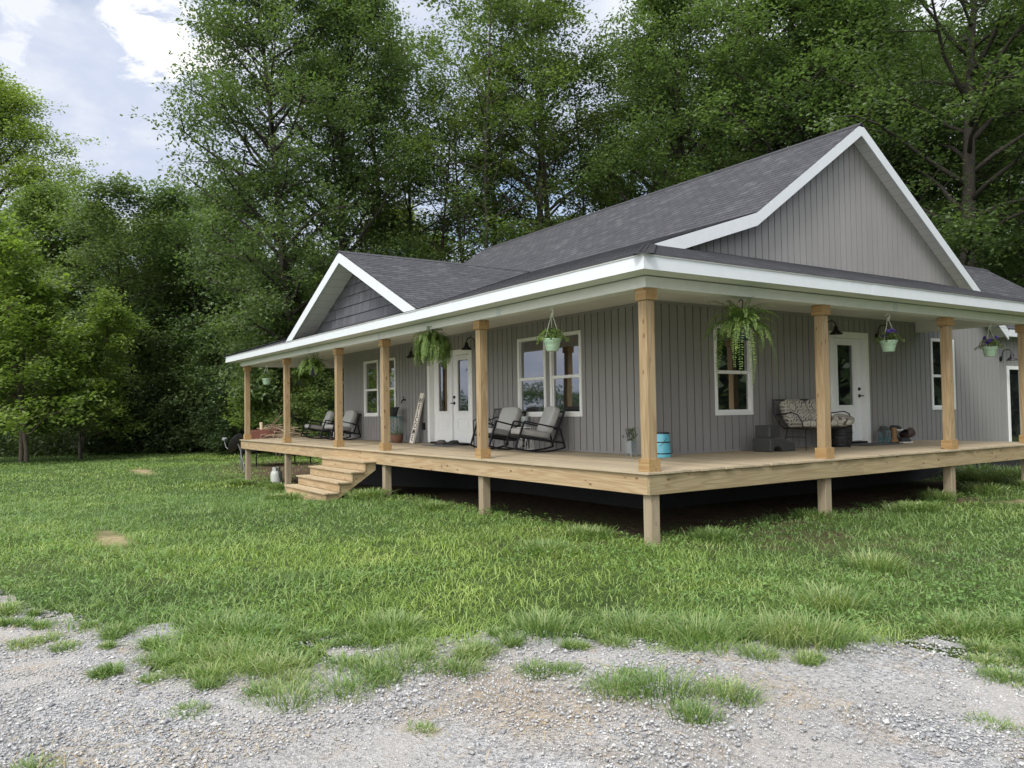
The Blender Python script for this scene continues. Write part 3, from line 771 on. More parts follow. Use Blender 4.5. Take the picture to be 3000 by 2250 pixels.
# ---- fascia, soffit, beams, ceiling
fz0, fz1 = 2.311, 2.468
mb = MB(); e0 = .35
mb.box((DX-e0,-e0,fz0),(e0,-e0+.03,fz1)); mb.box((e0-.03,-e0+.031,fz0),(e0,10.4,fz1)); mb.box((DX-e0,-e0+.031,fz0),(DX-e0+.03,10.4,fz1))
mb.box((WR_E-.03,13.3,2.28),(WR_E,20.1,2.44))
mb.build('fascia', M['white'], HOUSE, bevel=.003)
mb = MB(); mb.box((DX-e0-.012,-e0-.012,fz1+.001),(e0+.012,-e0+.02,fz1+.022)); mb.box((e0-.02,-e0+.021,fz1+.001),(e0+.012,10.41,fz1+.022)); mb.box((DX-e0-.012,-e0+.021,fz1+.001),(DX-e0+.02,10.41,fz1+.022))
mb.build('drip_edge', M['beam'], HOUSE)
# eave soffit: a shallow strip between fascia and beam
mb = MB(); mb.box((DX-e0+.031,-e0+.031,fz0+.012),(e0-.031,.004,fz0+.022)); mb.box((.002,.0045,fz0+.012),(e0-.031,10.38,fz0+.022)); mb.box((DX-e0+.031,.0045,fz0+.012),(DX-.002,10.38,fz0+.022))
mb.box((RX+.02,13.3,2.30),(WR_E-.031,20.1,2.31))
mb.build('soffit', M['beam'], HOUSE)
H = 2.18
mb = MB()
mb.box((DX,0.0,H),(0.0,.20,fz0+.004)); mb.box((-.20,.2005,H),(-.0005,10.0,fz0+.004)); mb.box((DX+.0005,.2005,H),(DX+.20,10.0,fz0+.004))
mb.build('porch_beam', M['beam'], HOUSE, bevel=.004)
mb = MB(); mb.box((RX+.03,9.82,H+.07),(-.2005,10.0,CEIL+.05)); mb.build('porch_beam', M['soffitX'], HOUSE)
mb = MB(); mb.box((DX+.2,.2,CEIL),(-.2,D-.0,CEIL+.012)); mb.box((RX,D+.001,CEIL),(-.2,9.82,CEIL+.012)); mb.box((DX+.2,D+.001,CEIL),(LX,9.82,CEIL+.012))
mb.box((DX+.201,.201,fz0),( -.201,.215,CEIL-.001)); mb.box((-.216,.216,fz0),(-.202,9.82,CEIL-.001)); mb.box((DX+.202,.216,fz0),(DX+.216,9.82,CEIL-.001))
mb.build('porch_ceiling', M['soffitX'], HOUSE)
# lamps' glow aside, the joints of the beam wrap
mb = MB()
JT = [((x-.06,-.004,H+.001),(x+.06,-.0005,fz0+.003)) for x in (-11.6,-7.55,-3.2)] + [((x-.05,-e0-.0035,fz0-.001),(x+.05,-e0-.0005,fz1-.001)) for x in (-13.0,-4.05,-6.9)] + [((.0005,5.14,H+.001),(.004,5.26,fz0+.003)), ((e0+.0005,4.05,fz0-.001),(e0+.0035,4.25,fz1-.001))]
for a, b in JT:
    mb = MB(); mb.box(a, b); mb.build('trim_joint', M['white'], HOUSE)
def rake(pts, xo, ax, h_=.195, t=.03, nm='rake_board', zmin=-9):
    """sloping fascia along pts (list of (u, z) of the roof line); ax 'x': plane x = xo, u = y; ax 'y': plane y = xo, u = x"""
    mb = MB()
    c3 = (lambda u, z, d_: (xo-d_, u, z)) if ax == 'x' else (lambda u, z, d_: (u, xo+d_, z))
    for (a, za), (b, zb) in zip(pts[:-1], pts[1:]):
        la, lb = max(za-h_, zmin), max(zb-h_, zmin)
        P_ = [c3(a,la,0), c3(b,lb,0), c3(b,zb,0), c3(a,za,0), c3(a,la,t), c3(b,lb,t), c3(b,zb,t), c3(a,za,t)]
        mb.add(P_, [(0,1,2,3),(4,7,6,5),(0,4,5,1),(2,6,7,3),(1,5,6,2),(0,3,7,4)])
    return mb.build(nm, M['white'], HOUSE)
def rake_soffit(pts, xa, xb, ax, drop, mat):
    mb = MB()
    for (a, za), (b, zb) in zip(pts[:-1], pts[1:]):
        if ax == 'x': P_ = [(xa,a,za-drop),(xb,a,za-drop),(xb,b,zb-drop),(xa,b,zb-drop)]
        else: P_ = [(a,xa,za-drop),(a,xb,za-drop),(b,xb,zb-drop),(b,xa,zb-drop)]
        up = [(x, y, z+.01) for x, y, z in P_]
        mb.add(P_+up, [(0,1,2,3),(7,6,5,4),(0,4,5,1),(1,5,6,2),(2,6,7,3),(3,7,4,0)])
    mb.build('soffit', mat, HOUSE)
RK = [(2.05,main_roof_z(2.05)-.012),(4.55,4.071),(7.68,6.193),(13.24,6.193-.678*5.56)]
rake(RK, WR_E, 'x', .225)
rake_soffit(RK, RX+.001, WR_E-.0305, 'x', .155, M['soffitY'])
rake([(13.24,2.42),(7.68,6.193),(4.55,4.071),(2.05,3.26)], -16.0+.03, 'x', .225)
rake_soffit(RK, -15.97, LX-.001, 'x', .155, M['soffitY'])
GRK = [(GX-GH+.03,EZ+.002),(GX-GH+.03+.183/gs,EZ+.185),(GX,GZ-.012),(GX+GH-.03-.183/gs,EZ+.185),(GX+GH-.03,EZ+.002)]
rake(GRK, -OV+.006, 'y', .215, zmin=fz1-.002)
rake_soffit([(GX-GH+.35,EZ+.002+gs*.32),(GX,GZ-.012),(GX+GH-.35,EZ+.002+gs*.32)], -OV+.037, yw-.001, 'y', .19, M['soffitY'])

# ---- porch deck
rb = random.Random(5)
mb = MB(); y = -.035; w_ = .139
while y < 10.0:
    y1 = y+w_
    segs = [(DX-.02, .03)] if y1 < D+.0 else [(RX+.023,.03),(DX-.02,LX-.02)]
    if y < D-.03 < y1: y1 = y+w_
    for (a, b) in segs:
        # boards are butted from shorter lengths
        x = a; cuts = []
        while x < b-5.2: x += rb.choice((3.66,4.88)) + (0 if cuts else rb.uniform(-2.4,0)); cuts.append(x)
        cuts = [c_ for c_ in cuts if c_ < b-.6]
        ed = [a + (rb.uniform(-.012,.012) if a < -17 else 0)] + cuts + [b + rb.uniform(-.014,.014)]
        for p, q in zip(ed[:-1], ed[1:]):
            dz = rb.uniform(-.0015,.0015)
            mb.box((p+.0015,y,-.030+dz),(q-.0015,min(y1,9.95),dz))
    y = y1+.006
DECK = mb.build('porch_deck', M['deck'], HOUSE, bevel=.004)
mb = MB(); hr = .2687
for a, b in ((DX,-14.6),(-14.597,-9.8),(-9.797,-5.31),(-5.307,-.038)): mb.box((a,0,-hr),(b,.036,-.031))
mb.build('rim_board', M['woodX'], DECK, bevel=.003)
mb = MB()
for a, b in ((.0,4.26),(4.263,8.1),(8.103,9.94)): mb.box((-.0365,a+.0005,-hr),(0,b,-.031))
mb.build('rim_board', M['woodY'], DECK, bevel=.003)
mb = MB(); mb.box((DX,.037,-hr),(DX+.036,9.94,-.031)); mb.build('rim_board', M['woodY'], DECK)
mb = MB(); mb.box((RX,9.9,-hr),(-.04,9.94,-.031)); mb.build('rim_board', M['woodX'], DECK)
mb = MB(); x = DX+.4
while x < -.1: mb.box((x,.04,-.26),(x+.036,D,-.033)); x += .41
y = D+.3
while y < 9.8: mb.box((RX,y,-.26),(-.04,y+.036,-.033)); mb.box((DX+.04,y,-.26),(LX,y+.036,-.033)); y += .41
mb.build('joist', M['woodP'], DECK)
# posts: a shaft with collar at foot and head, and the pile below the deck
def post(x, y):
    """(x, y) is the shaft's centre"""
    s_ = .068
    jl = random.Random(int(x*100+y*37))
    mb = MB(); mb.box((x-s_,y-s_,.002),(x+s_,y+s_,H-.002)); p = mb.build('porch_post', M['woodZ'], HOUSE, bevel=.005)
    for nm, za, zb in (('post_base',.001,.152),('post_cap',H-.143,H-.0025)):
        mb = MB(); b_ = s_+.025
        for sg in (-1, 1):
            mb.box((x-b_,y+sg*b_-(.024 if sg > 0 else 0),za),(x+b_,y+sg*b_+(.024 if sg < 0 else 0),zb))
            mb.box((x+sg*b_-(.024 if sg > 0 else 0),y-b_+.0245,za),(x+sg*b_+(.024 if sg < 0 else 0),y+b_-.0245,zb))
        mb.build(nm, M['woodT'], p, bevel=.003)
    gz = float(ground_z(x, y))
    mb = MB(); mb.box((x-s_,y-s_+.02,gz-.4),(x+s_,y+s_+.02,-hr-.0005)) if abs(x+.095) > .02 or y < .2 else mb.box((x-s_-.02,y-s_,gz-.4),(x+s_-.02,y+s_,-hr-.0005))
    mb.build('pile', M['woodP'], p, bevel=.005)
    return p
for k, xx in enumerate((-.0, -3.777, -7.413, -9.849, -13.449, -17.128)): post(xx-.097, .097)
for yy in (3.374, 6.721, 9.40): post(-.097, yy+.095)
for yy in (3.4, 6.7, 9.7): post(DX+.12, yy)
# steps
x0, x1 = -10.12, -7.75
rise = .187; tread = .268
for xs in (x0+.02, (x0+x1)/2, x1-.06):
    pts = [(-.001,-hr+.02)]
    P_ = [(0.0,-.2689)]
    prof = [(0.0,-.21-.03)]
    yk = 0.0
    for k in range(5):
        z = -.21-.187*k-.031
        yf = -.0-.268*(k+1)+.03
        prof += [(yf, z)] if k == 0 else [(prof[-1][0], z), (yf, z)]
    prof += [(prof[-1][0], -1.16), (prof[-1][0]+.2, -1.12), (0.0,-.385)]
    a = [(xs, p, z) for p, z in prof]; b = [(xs+.038, p, z) for p, z in prof]; n = len(prof)
    ST = MB(); ST.add(a+b, [tuple(range(n)), tuple(range(2*n-1, n-1, -1))] + [(i, i+n, (i+1) % n + n, (i+1) % n) for i in range(n)])
    if xs < x0+.1: STAIR = ST.build('stairs', M['woodY'], HOUSE)
    else: ST.build('stringer', M['woodY'], STAIR)
for k in range(5):
    z = -.21-.187*k; yb = -.268*k
    mb = MB()
    for j in range(2):
        mb.box((x0-.02,yb-.268-.005+j*.142,z-.03),(x1+.02,yb-.268-.005+j*.142+.138,z))
    mb.build('tread', M['step'], STAIR, bevel=.004)
    mb = MB(); zr = z-.031
    mb.box((x0+.001,yb-.268+.031,zr-.155 if k < 4 else zr-.1),(x1-.001,yb-.268+.05,zr)); mb.build('riser', M['woodX'], STAIR)
# ------------------------------------------------------------------ wall lamps
def wall_lamp(p, nrm, label):
    """barn lamp: round plate, goose neck, bell shade; nrm = out of the wall"""
    t = thing('wall_lamp', label, 'wall lamp', p, math.atan2(nrm[1], nrm[0]), 'black barn lamps on the house walls')
    q = Vector((1,0,0)).to_track_quat('Z','Y').to_matrix()
    mb = MB(); mb.lathe([(.06,0),(.062,.012),(.05,.022),(.018,.03)], (.017,0,0), 18, q); mb.build('wall_plate', M['bronze'], t, True)
    pa = []
    for k in range(17):
        a = math.pi*k/16
        pa.append((.165-.105*math.cos(a), 0, .105+.105*math.sin(a)))
    pa = [(.03,0,0),(.055,0,.03)] + pa + [(.27,0,.08)]
    mb = MB(); mb.tube(pa, .0105, 8); mb.build('arm', M['bronze'], t, True)
    mb = MB(); mb.lathe([(.03,.10),(.038,.07),(.042,.045),(.055,.02),(.085,-.005),(.118,-.035),(.124,-.05),(.12,-.05),(.08,-.008),(.03,.03)], (.27,0,0), 22, None, False); mb.build('lamp_shade', M['bronze'], t, True)
    mb = MB(); mb.lathe([(.012,.03),(.03,.0),(.032,-.02),(.018,-.042),(.002,-.046)], (.27,0,0), 12); mb.build('bulb', M['trim'], t, True)
    return t
wall_lamp((-10.32,D-.0,2.10), (0,-1), 'black barn wall lamp partly behind the dense fern at the double white door')
wall_lamp((-7.70,D-.0,2.10), (0,-1), 'black barn wall lamp at the double white door, just behind a porch post')
wall_lamp((RX,6.72,2.12), (1,0), 'black barn wall lamp over the patterned bench, beside the single white door')
wall_lamp((RX,8.42,2.12), (1,0), 'black barn wall lamp half hidden behind the hanging basket of violet petunias')
wall_lamp((RX,13.42,1.78), (1,0), 'black barn wall lamp over the glass patio door on the sunlit far wall')

# ------------------------------------------------------------------ hanging baskets
def hook(t, dark, z1, potr, potz, top=0.0):
    mat = M['black'] if dark else M['wire']
    mb = MB()
    pa = [(0,0,-.002),(0,0,-.03)]
    mb.tube(pa, .004, 6)
    pa = []
    for k in range(11):
        a = math.pi*1.25*k/10 - math.pi*.25
        pa.append((.032*math.cos(a), 0, -.06+.032*math.sin(a)))
    pa = pa[::-1]; pa += [(.03,0,-.10),(.012,0,-.14),(0,0,z1)]
    mb.tube(pa, .0075 if dark else .0075, 6)
    for k in range(3):
        a = 2.1*k+.5
        mb.tube([(0,0,z1),(potr*.97*math.cos(a),potr*.97*math.sin(a),potz)], .0055, 5)
    return mb.build('hanger', mat, t, True)
def quads(name, C, U, Vv, mat, t):
    """leaf rhombs: centre C, half axes U and V (n,3)"""
    n = len(C); V = np.empty((n,4,3)); V[:,0] = C-U; V[:,1] = C-Vv*.9; V[:,2] = C+U; V[:,3] = C+Vv*.9
    return npmesh(name, V.reshape(-1,3), np.arange(n*4).reshape(n,4), mat, t)
def rand_dirs(n, r_):
    v = r_.normal(size=(n,3)); return v/np.linalg.norm(v, axis=1)[:,None]
def fern(pos, label, size, droop, seed, potz, group='hanging baskets along the porch beams', nf=60, pot=True, stray=0):
    t = thing('hanging_fern', label, 'hanging plant', pos, 0, group)
    r_ = np.random.default_rng(seed)
    pr = .115; ph = .20; pt = potz
    hook(t, True, pt+.18, pr, pt)
    if pot:
        mb = MB(); mb.lathe([(.085,pt-ph),(.09,pt-ph+.01),(pr-.004,pt-.03),(pr+.006,pt-.028),(pr+.006,pt),(pr-.006,pt),(pr-.012,pt-.02),(.02,pt-.025)], (0,0,0), 22); mb.build('pot', M['navy'], t, True)
    C = []; U = []; W = []
    for k in range(nf):
        az = r_.uniform(0, 2*math.pi); el = r_.uniform(.15, 1.45); Ln = size*r_.uniform(.6, 1.12)
        if k < stray: el = r_.uniform(-.2,.4); Ln = size*r_.uniform(1.2, 1.7)
        d = np.array([math.cos(az)*math.cos(el), math.sin(az)*math.cos(el), math.sin(el)])
        p = np.array([.06*math.cos(az), .06*math.sin(az), pt]); ns = 30; ds = Ln/ns; dr = droop*r_.uniform(.7,1.3)
        tw = r_.uniform(-.5,.5)
        for s_ in range(ns):
            p = p + d*ds
            d = d + np.array([0,0,-dr*ds*(1+s_*.06)]); d /= np.linalg.norm(d)
            side_ = np.cross(d, [0,0,1.]); sl = np.linalg.norm(side_)
            side_ = side_/sl if sl > .05 else np.array([math.sin(az), -math.cos(az), 0])
            side_ = side_*math.cos(tw) + np.cross(d, side_)*math.sin(tw)
            f = s_/ns; ll = .034*(1-.75*f**1.6)*min(1, .35+f*4)*r_.uniform(.8,1.15)
            for sg in (-1,1):
                u = (side_*sg + d*.35); u /= np.linalg.norm(u); u = u + r_.normal(size=3)*.12
                C.append(p+u*ll); U.append(u*ll); W.append(d*.0088)
    quads('fronds', np.array(C), np.array(U), np.array(W), M['fern'], t)
    return t
G = 'hanging baskets along the porch beams'
fern((-5.51,.1,H), 'dense drooping fern hanging in front of the double white door', .52, 6.5, 11, -.24, nf=185)
fern((-11.55,.1,H), 'hanging fern in a dark pot nearest the two far rocking chairs', .42, 3.6, 12, -.34, nf=80)
fern((-17.4,1.80,H), 'shaded hanging fern at the far end beam of the porch, against the trees', .40, 4.2, 13, -.36, nf=80)
fern((-.1,1.784,H), 'straggly hanging fern in a navy pot before the single window, next to the corner post', .56, 3.0, 14, -.36, nf=84, stray=10)
def basket(pos, label, seed, flowers, spread=.2, n=420):
    t = thing('hanging_basket', label, 'hanging plant', pos, 0, G)
    r_ = np.random.default_rng(seed)
    pt, ph, pr = -.445, .17, .122
    hook(t, False, pt+.36, pr, pt)
    mb = MB(); mb.lathe([(.078,pt-ph),(.084,pt-ph+.006),(pr-.008,pt-.045),(pr-.004,pt-.042),(pr,pt-.02),(pr+.01,pt-.018),(pr+.012,pt),(pr-.004,pt),(pr-.012,pt-.03),(.02,pt-.035)], (0,0,0), 26)
    mb.lathe([(.098,pt-ph*.62),(.101,pt-ph*.60),(.1015,pt-ph*.56),(.099,pt-ph*.55)], (0,0,0), 26, None, False)
    mb.build('pot', M['mint'], t, True)
    az = r_.uniform(0,2*math.pi,n); rad = spread*np.sqrt(r_.random(n))*r_.uniform(.5,1.25,n); 
    C = np.stack([rad*np.cos(az), rad*np.sin(az), pt+.02+.13*r_.random(n)*(1-.6*(rad/spread)**2)-.12*np.maximum(rad-pr,0)/spread], 1)
    U = rand_dirs(n, r_)*r_.uniform(.012,.026,n)[:,None]; W = np.cross(U, rand_dirs(n, r_)); W = W/np.linalg.norm(W,axis=1)[:,None]*.011
    quads('foliage', C, U, W, M['petunia' if flowers else 'fern'], t)
    # stems tie the leaves to the pot
    mb = MB()
    for k in range(0, n, 12):
        mb.tube([(C[k][0]*.25, C[k][1]*.25, pt-.02), (C[k][0]*.7, C[k][1]*.7, (C[k][2]+pt)/2+.03), tuple(C[k])], .002, 4)
    mb.build('stems', M['fern'], t)
    for k in range(flowers):
        a = r_.uniform(0,2*math.pi); rr = spread*r_.uniform(.35,1.0); c = Vector((rr*math.cos(a), rr*math.sin(a), pt+r_.uniform(.06,.17)))
        q = Vector((math.cos(a)*.8, math.sin(a)*.8-.4, .5)).to_track_quat('Z','Y').to_matrix()
        mb = MB(); mb.lathe([(.004,-.03),(.008,-.01),(.022,.0),(.036,.002),(.034,.006),(.012,.0)], c, 10, q, False); mb.build('flower', M['violet'], t, True)
    return t
basket((-1.99,.1,H), 'mint green hanging pot of trailing greenery in front of the double window', 21, 0, .22, 520)
basket((-15.29,.1,H), 'mint green hanging pot of trailing greenery by the far corner post', 22, 0, .22, 520)
basket((-.1,5.147,H), 'mint green hanging pot of violet petunias beside the single white door', 23, 8, .21)
basket((-.1,8.261,H), 'mint green hanging pot of violet petunias in front of the sunlit far wall', 24, 7, .2)

# ------------------------------------------------------------------ rocking chairs
def rocking_chair(loc, rz, label):
    t = thing('rocking_chair', label, 'rocking chair', loc, rz, 'metal rocking chairs with grey cushions')
    wd = .30; b_ = .0155
    yz = lambda s: lambda y, z: (s, y, z)
    for s in (-wd, wd):
        c = yz(s)
        arc = []
        for k in range(13):
            y = -.53+1.04*k/12; arc.append(c(y, .016+.30*((y-.03)**2)))
        mb = MB(); mb.bar(arc, b_); mb.build('rocker', M['black'], t)
        mb = MB(); mb.bar([c(-.525,.11), c(-.335,.61)], b_); mb.build('leg', M['black'], t)
        mb = MB(); mb.bar([c(.405,.445), c(.50,.09)], b_); mb.build('leg', M['black'], t)
        mb = MB(); mb.bar([c(-.33,.61), c(.40,.455)], b_*.9); mb.build('armrest', M['black'], t)
        mb = MB(); mb.bar([c(-.44,.325), c(.475,.175)], b_*1.1); mb.build('side_rail', M['black'], t)
        mb = MB(); mb.bar([c(.26,.20), c(.50,.78)], b_*1.05); mb.build('back_post', M['black'], t)
    for y, z in ((-.435,.33),(.27,.215),(.50,.775),(.36,.45),(.475,.175)):
        mb = MB(); mb.bar([(-wd,y,z),(wd,y,z)], b_); mb.build('cross_bar', M['black'], t)
    mb = MB()
    for k in range(7):
        f = (k+.5)/7; mb.box((-wd,-.41+.66*f-.03,.332-.106*f-.004),(wd,-.41+.66*f+.03,.332-.106*f+.004))
    mb.build('sling', M['black'], t)
    a = math.atan2(-.15,.915)
    mb = MB(); mb.puff((0,-.10,.365), (.565,.70,.135), Euler((a,0,0)).to_matrix(), .32, 28, 14, .003); mb.build('seat_cushion', M['cushd'], t, True)
    bk = math.atan2(.58,.24)
    mb = MB(); mb.puff((0,.285,.62), (.56,.56,.17), Euler((bk,0,0)).to_matrix(), .36, 28, 14, .005); mb.build('back_cushion', M['cush'], t, True)
    # piping round both cushions
    return t
ch = rocking_chair((-4.80,1.77,0), R(-14), 'black metal rocking chair with grey cushions nearest the corner post')
ch.scale = (.91,.91,.91)
def another(loc, rz, label): return dup(ch, loc, rz, label)
another((-6.0,1.77,0), R(8), 'black metal rocking chair turned outward, behind the post next to the double door')
another((-14.1,1.78,0), R(8), 'black metal rocking chair with grey cushions under the far double window')
another((-15.8,1.80,0), R(-6), 'farthest black metal rocking chair with grey cushions, at the end of the porch')

# ------------------------------------------------------------------ small tables, stands, pots
def wire_table(loc, label, r_=.17, h_=.42):
    t = thing('side_table', label, 'side table', loc, 0, 'white wire side tables')
    mb = MB(); mb.lathe([(r_,h_),(r_,h_+.012)], (0,0,0), 22); mb.build('table_top', M['trim'], t)
    mb = MB()
    for k in range(8):
        a = 2*math.pi*k/8
        mb.tube([(r_*.9*math.cos(a), r_*.9*math.sin(a), h_), (r_*.75*math.cos(a+.1), r_*.75*math.sin(a+.1), h_*.5), (r_*.9*math.cos(a), r_*.9*math.sin(a), .006)], .006, 5)
    ring = [(r_*.9*math.cos(2*math.pi*k/20), r_*.9*math.sin(2*math.pi*k/20), .008) for k in range(21)]
    mb.tube(ring, .006, 5, False); mb.tube([(x, y, h_*.6) for x, y, z in ring], .005, 5, False)
    mb.build('leg_frame', M['trim'], t, True); return t
wire_table((-5.42,2.0,0), 'white wire side table between the two near rocking chairs')
wire_table((-14.95,1.95,0), 'white wire side table between the two far rocking chairs', .16, .40)
mb = MB(); mb.lathe([(.085,.0),(.09,.01),(.098,.20),(.10,.2),(.094,.196),(.086,.02),(.01,.015)], (0,0,0), 22)
o = mb.build('metal_bucket', plain('galvanised', (.42,.45,.46), .35, .7, .2, 9), None, True); o.location = (-5.42,2.0,.4325)
tag(o, 'pale galvanised bucket standing on the near wire side table', 'bucket')
# black bistro chair against the wall behind the turned-out rocker
t = thing('bistro_chair', 'low black wire armchair by the wall behind the turned-out rocking chair', 'chair', (-6.78,2.03,0), 0)
mb = MB()
mb.tube([(-.26+.0,-.2,.0),(-.24,-.22,.38),(-.28,-.2,.55),(-.3,.0,.62),(-.27,.18,.58),(-.22,.24,.42)], .011, 6)
mb.tube([(.26,-.2,.0),(.24,-.22,.38),(.28,-.2,.55),(.3,.0,.62),(.27,.18,.58),(.22,.24,.42)], .011, 6)
mb.build('arm_frame', M['black'], t, True)
mb = MB(); mb.tube([(-.22,.24,.0),(-.22,.2,.4),(-.2,.27,.78),(.2,.27,.78),(.22,.2,.4),(.22,.24,.0)], .011, 6)
for k in range(1,8): mb.tube([(-.2+.05*k,.27,.78),(-.2+.05*k,.2,.41)], .005, 5)
mb.build('backrest', M['black'], t, True)
mb = MB(); mb.lathe([(.23,.39),(.25,.40),(.24,.415),(.02,.41)], (0,0,0), 24); mb.build('seat', M['black'], t, True)
# teal wire plant stand with metal pail
teal = plain('teal_wire', (.12,.27,.27), .5, .2, .2, 10)
t = thing('plant_stand', 'round teal wire plant stand against the wall beside the welcome sign', 'plant stand', (-11.28,2.02,0))
mb = MB(); r0 = .235; h0 = .62
for z in (.008, h0):
    mb.tube([(r0*math.cos(2*math.pi*k/28), r0*math.sin(2*math.pi*k/28), z) for k in range(29)], .009, 6, False)
nv = 14
for k in range(nv):
    for ph in (0, math.pi):
        pa = []
        for s_ in range(33):
            z = h0*s_/32; a = 2*math.pi*(k+.5*math.sin(z/h0*math.pi*6+ph)*.5)/nv
            pa.append((r0*math.cos(a), r0*math.sin(a), z))
        mb.tube(pa, .0055, 4, False)
mb.build('wire_mesh', teal, t, True)
mb = MB(); mb.lathe([(.235,h0+.006),(.235,h0+.016)], (0,0,0), 28); mb.build('stand_top', teal, t)
pail = plain('dark_pail', (.085,.095,.10), .45, .6, .3, 8)
t = thing('metal_pail', 'dark metal pail standing on top of the teal wire plant stand', 'pail', (-11.28,2.02,h0+.0165))
mb = MB(); mb.lathe([(.10,.0),(.104,.01),(.165,.225),(.172,.23),(.168,.236),(.158,.228),(.098,.02),(.01,.015)], (0,0,0), 26); mb.build('pail_body', pail, t, True)
mb = MB()
for s in (-1,1): mb.tube([(s*.165,0,.2),(s*.20,0,.19),(s*.205,0,.13),(s*.15,0,.12)], .006, 5)
mb.build('handle', pail, t, True)
# terracotta pot with a plant
t = thing('flower_pot', 'mottled terracotta pot with a spiky green plant at the foot of the welcome sign', 'potted plant', (-10.78,1.90,0))
mb = MB(); mb.lathe([(.10,0),(.135,.06),(.15,.13),(.14,.20),(.145,.215),(.13,.21),(.125,.18),(.01,.17)], (0,0,0), 22); mb.build('pot', plain('terracotta', (.17,.085,.055), .7, 0, .6, 14), t, True)
r_ = np.random.default_rng(5); n = 240
az = r_.uniform(0,6.28,n); u = r_.random(n)
Cc = np.stack([.2*u*np.cos(az), .2*u*np.sin(az), .2+.2*r_.random(n)*(1.1-u)], 1); U = rand_dirs(n, r_)*.03; U[:,2] = abs(U[:,2]); W = np.cross(U, rand_dirs(n, r_)); W = W/np.linalg.norm(W,axis=1)[:,None]*.006
quads('foliage', Cc, U, W, leaf_mat('sage_leaf', [(.07,.11,.06),(.13,.18,.10),(.22,.26,.17)], .25, .6, False), t)
# welcome sign: a leaning plank
t = thing('welcome_sign', 'tall leaning whitewashed plank sign reading WELCOME beside the double door', 'sign', (-10.33,2.065,0.002))
import_rot = Euler((R(-12.5), R(4.0), 0)).to_matrix()
def T(p): return import_rot @ Vector(p)
mb = MB(); P_ = []
Ls, wS = 1.22, .125
mb.cbox(T((0,0,Ls/2)), (wS*2,.018,Ls), import_rot)
brd = mb.build('plank', plain('whitewash', (.80,.77,.72), .85, 0, .08, 10, .3, 40), t)
mb = MB()
for s in (-1,1): mb.cbox(T((s*(wS-.012),-.0105-.003,Ls/2)), (.022,.006,Ls-.004), import_rot)
mb.build('edge_moulding', plain('greyed_wood', (.30,.25,.20), .85, 0, .3, 20), t)
ink = plain('black_paint', (.02,.018,.018), .8)
for k, chx in enumerate('WELCOME'):
    cu_ = bpy.data.curves.new('letter', 'FONT'); cu_.body = chx; cu_.align_x = 'CENTER'; cu_.align_y = 'CENTER'; cu_.size = .185; cu_.extrude = .0012; cu_.offset = .0015
    me = None
    o = bpy.data.objects.new('letter', cu_); COL.objects.link(o)
    dg = bpy.context.evaluated_depsgraph_get(); me = bpy.data.meshes.new_from_object(o.evaluated_get(dg)); bpy.data.objects.remove(o)
    if k == 0: letters = bmesh.new()
    z = Ls-.19-.152*k
    m4 = Matrix.Translation(T((0,-.0125,z))) @ (import_rot @ Euler((R(90),0,0)).to_matrix()).to_4x4()
    me.transform(m4); letters.from_mesh(me); bpy.data.meshes.remove(me)
me = bpy.data.meshes.new('lettering'); letters.to_mesh(me); letters.free(); me.materials.append(ink)
o = bpy.data.objects.new('lettering', me); COL.objects.link(o); put(o, t)
# spigot, outlet
t = thing('garden_tap', 'small brass garden tap on the grey siding above the metal pail', 'tap', (-11.17,D-.014,1.05))
mb = MB(); mb.tube([(0,0,0),(0,-.05,0),(0,-.09,-.01),(0,-.11,-.05),(0,-.11,-.09)], [.02,.02,.018,.016,.016], 10); mb.build('spout', M['bronze'], t, True)
mb = MB(); mb.tube([(0,-.06,.01),(0,-.06,.06)], .008, 8); mb.lathe([(.032,.06),(.034,.068),(.02,.074)], (0,-.06,0), 12); mb.build('handle', M['bronze'], t, True)
mb = MB(); mb.box((-.05,-.045,-.085),(.05,-.001,.085)); o = mb.build('outlet_box', M['bronze'], None, bevel=.008); o.location = (-10.16,D-.015,.40)
tag(o, 'dark weatherproof socket box on the siding just behind the welcome sign', 'socket box')
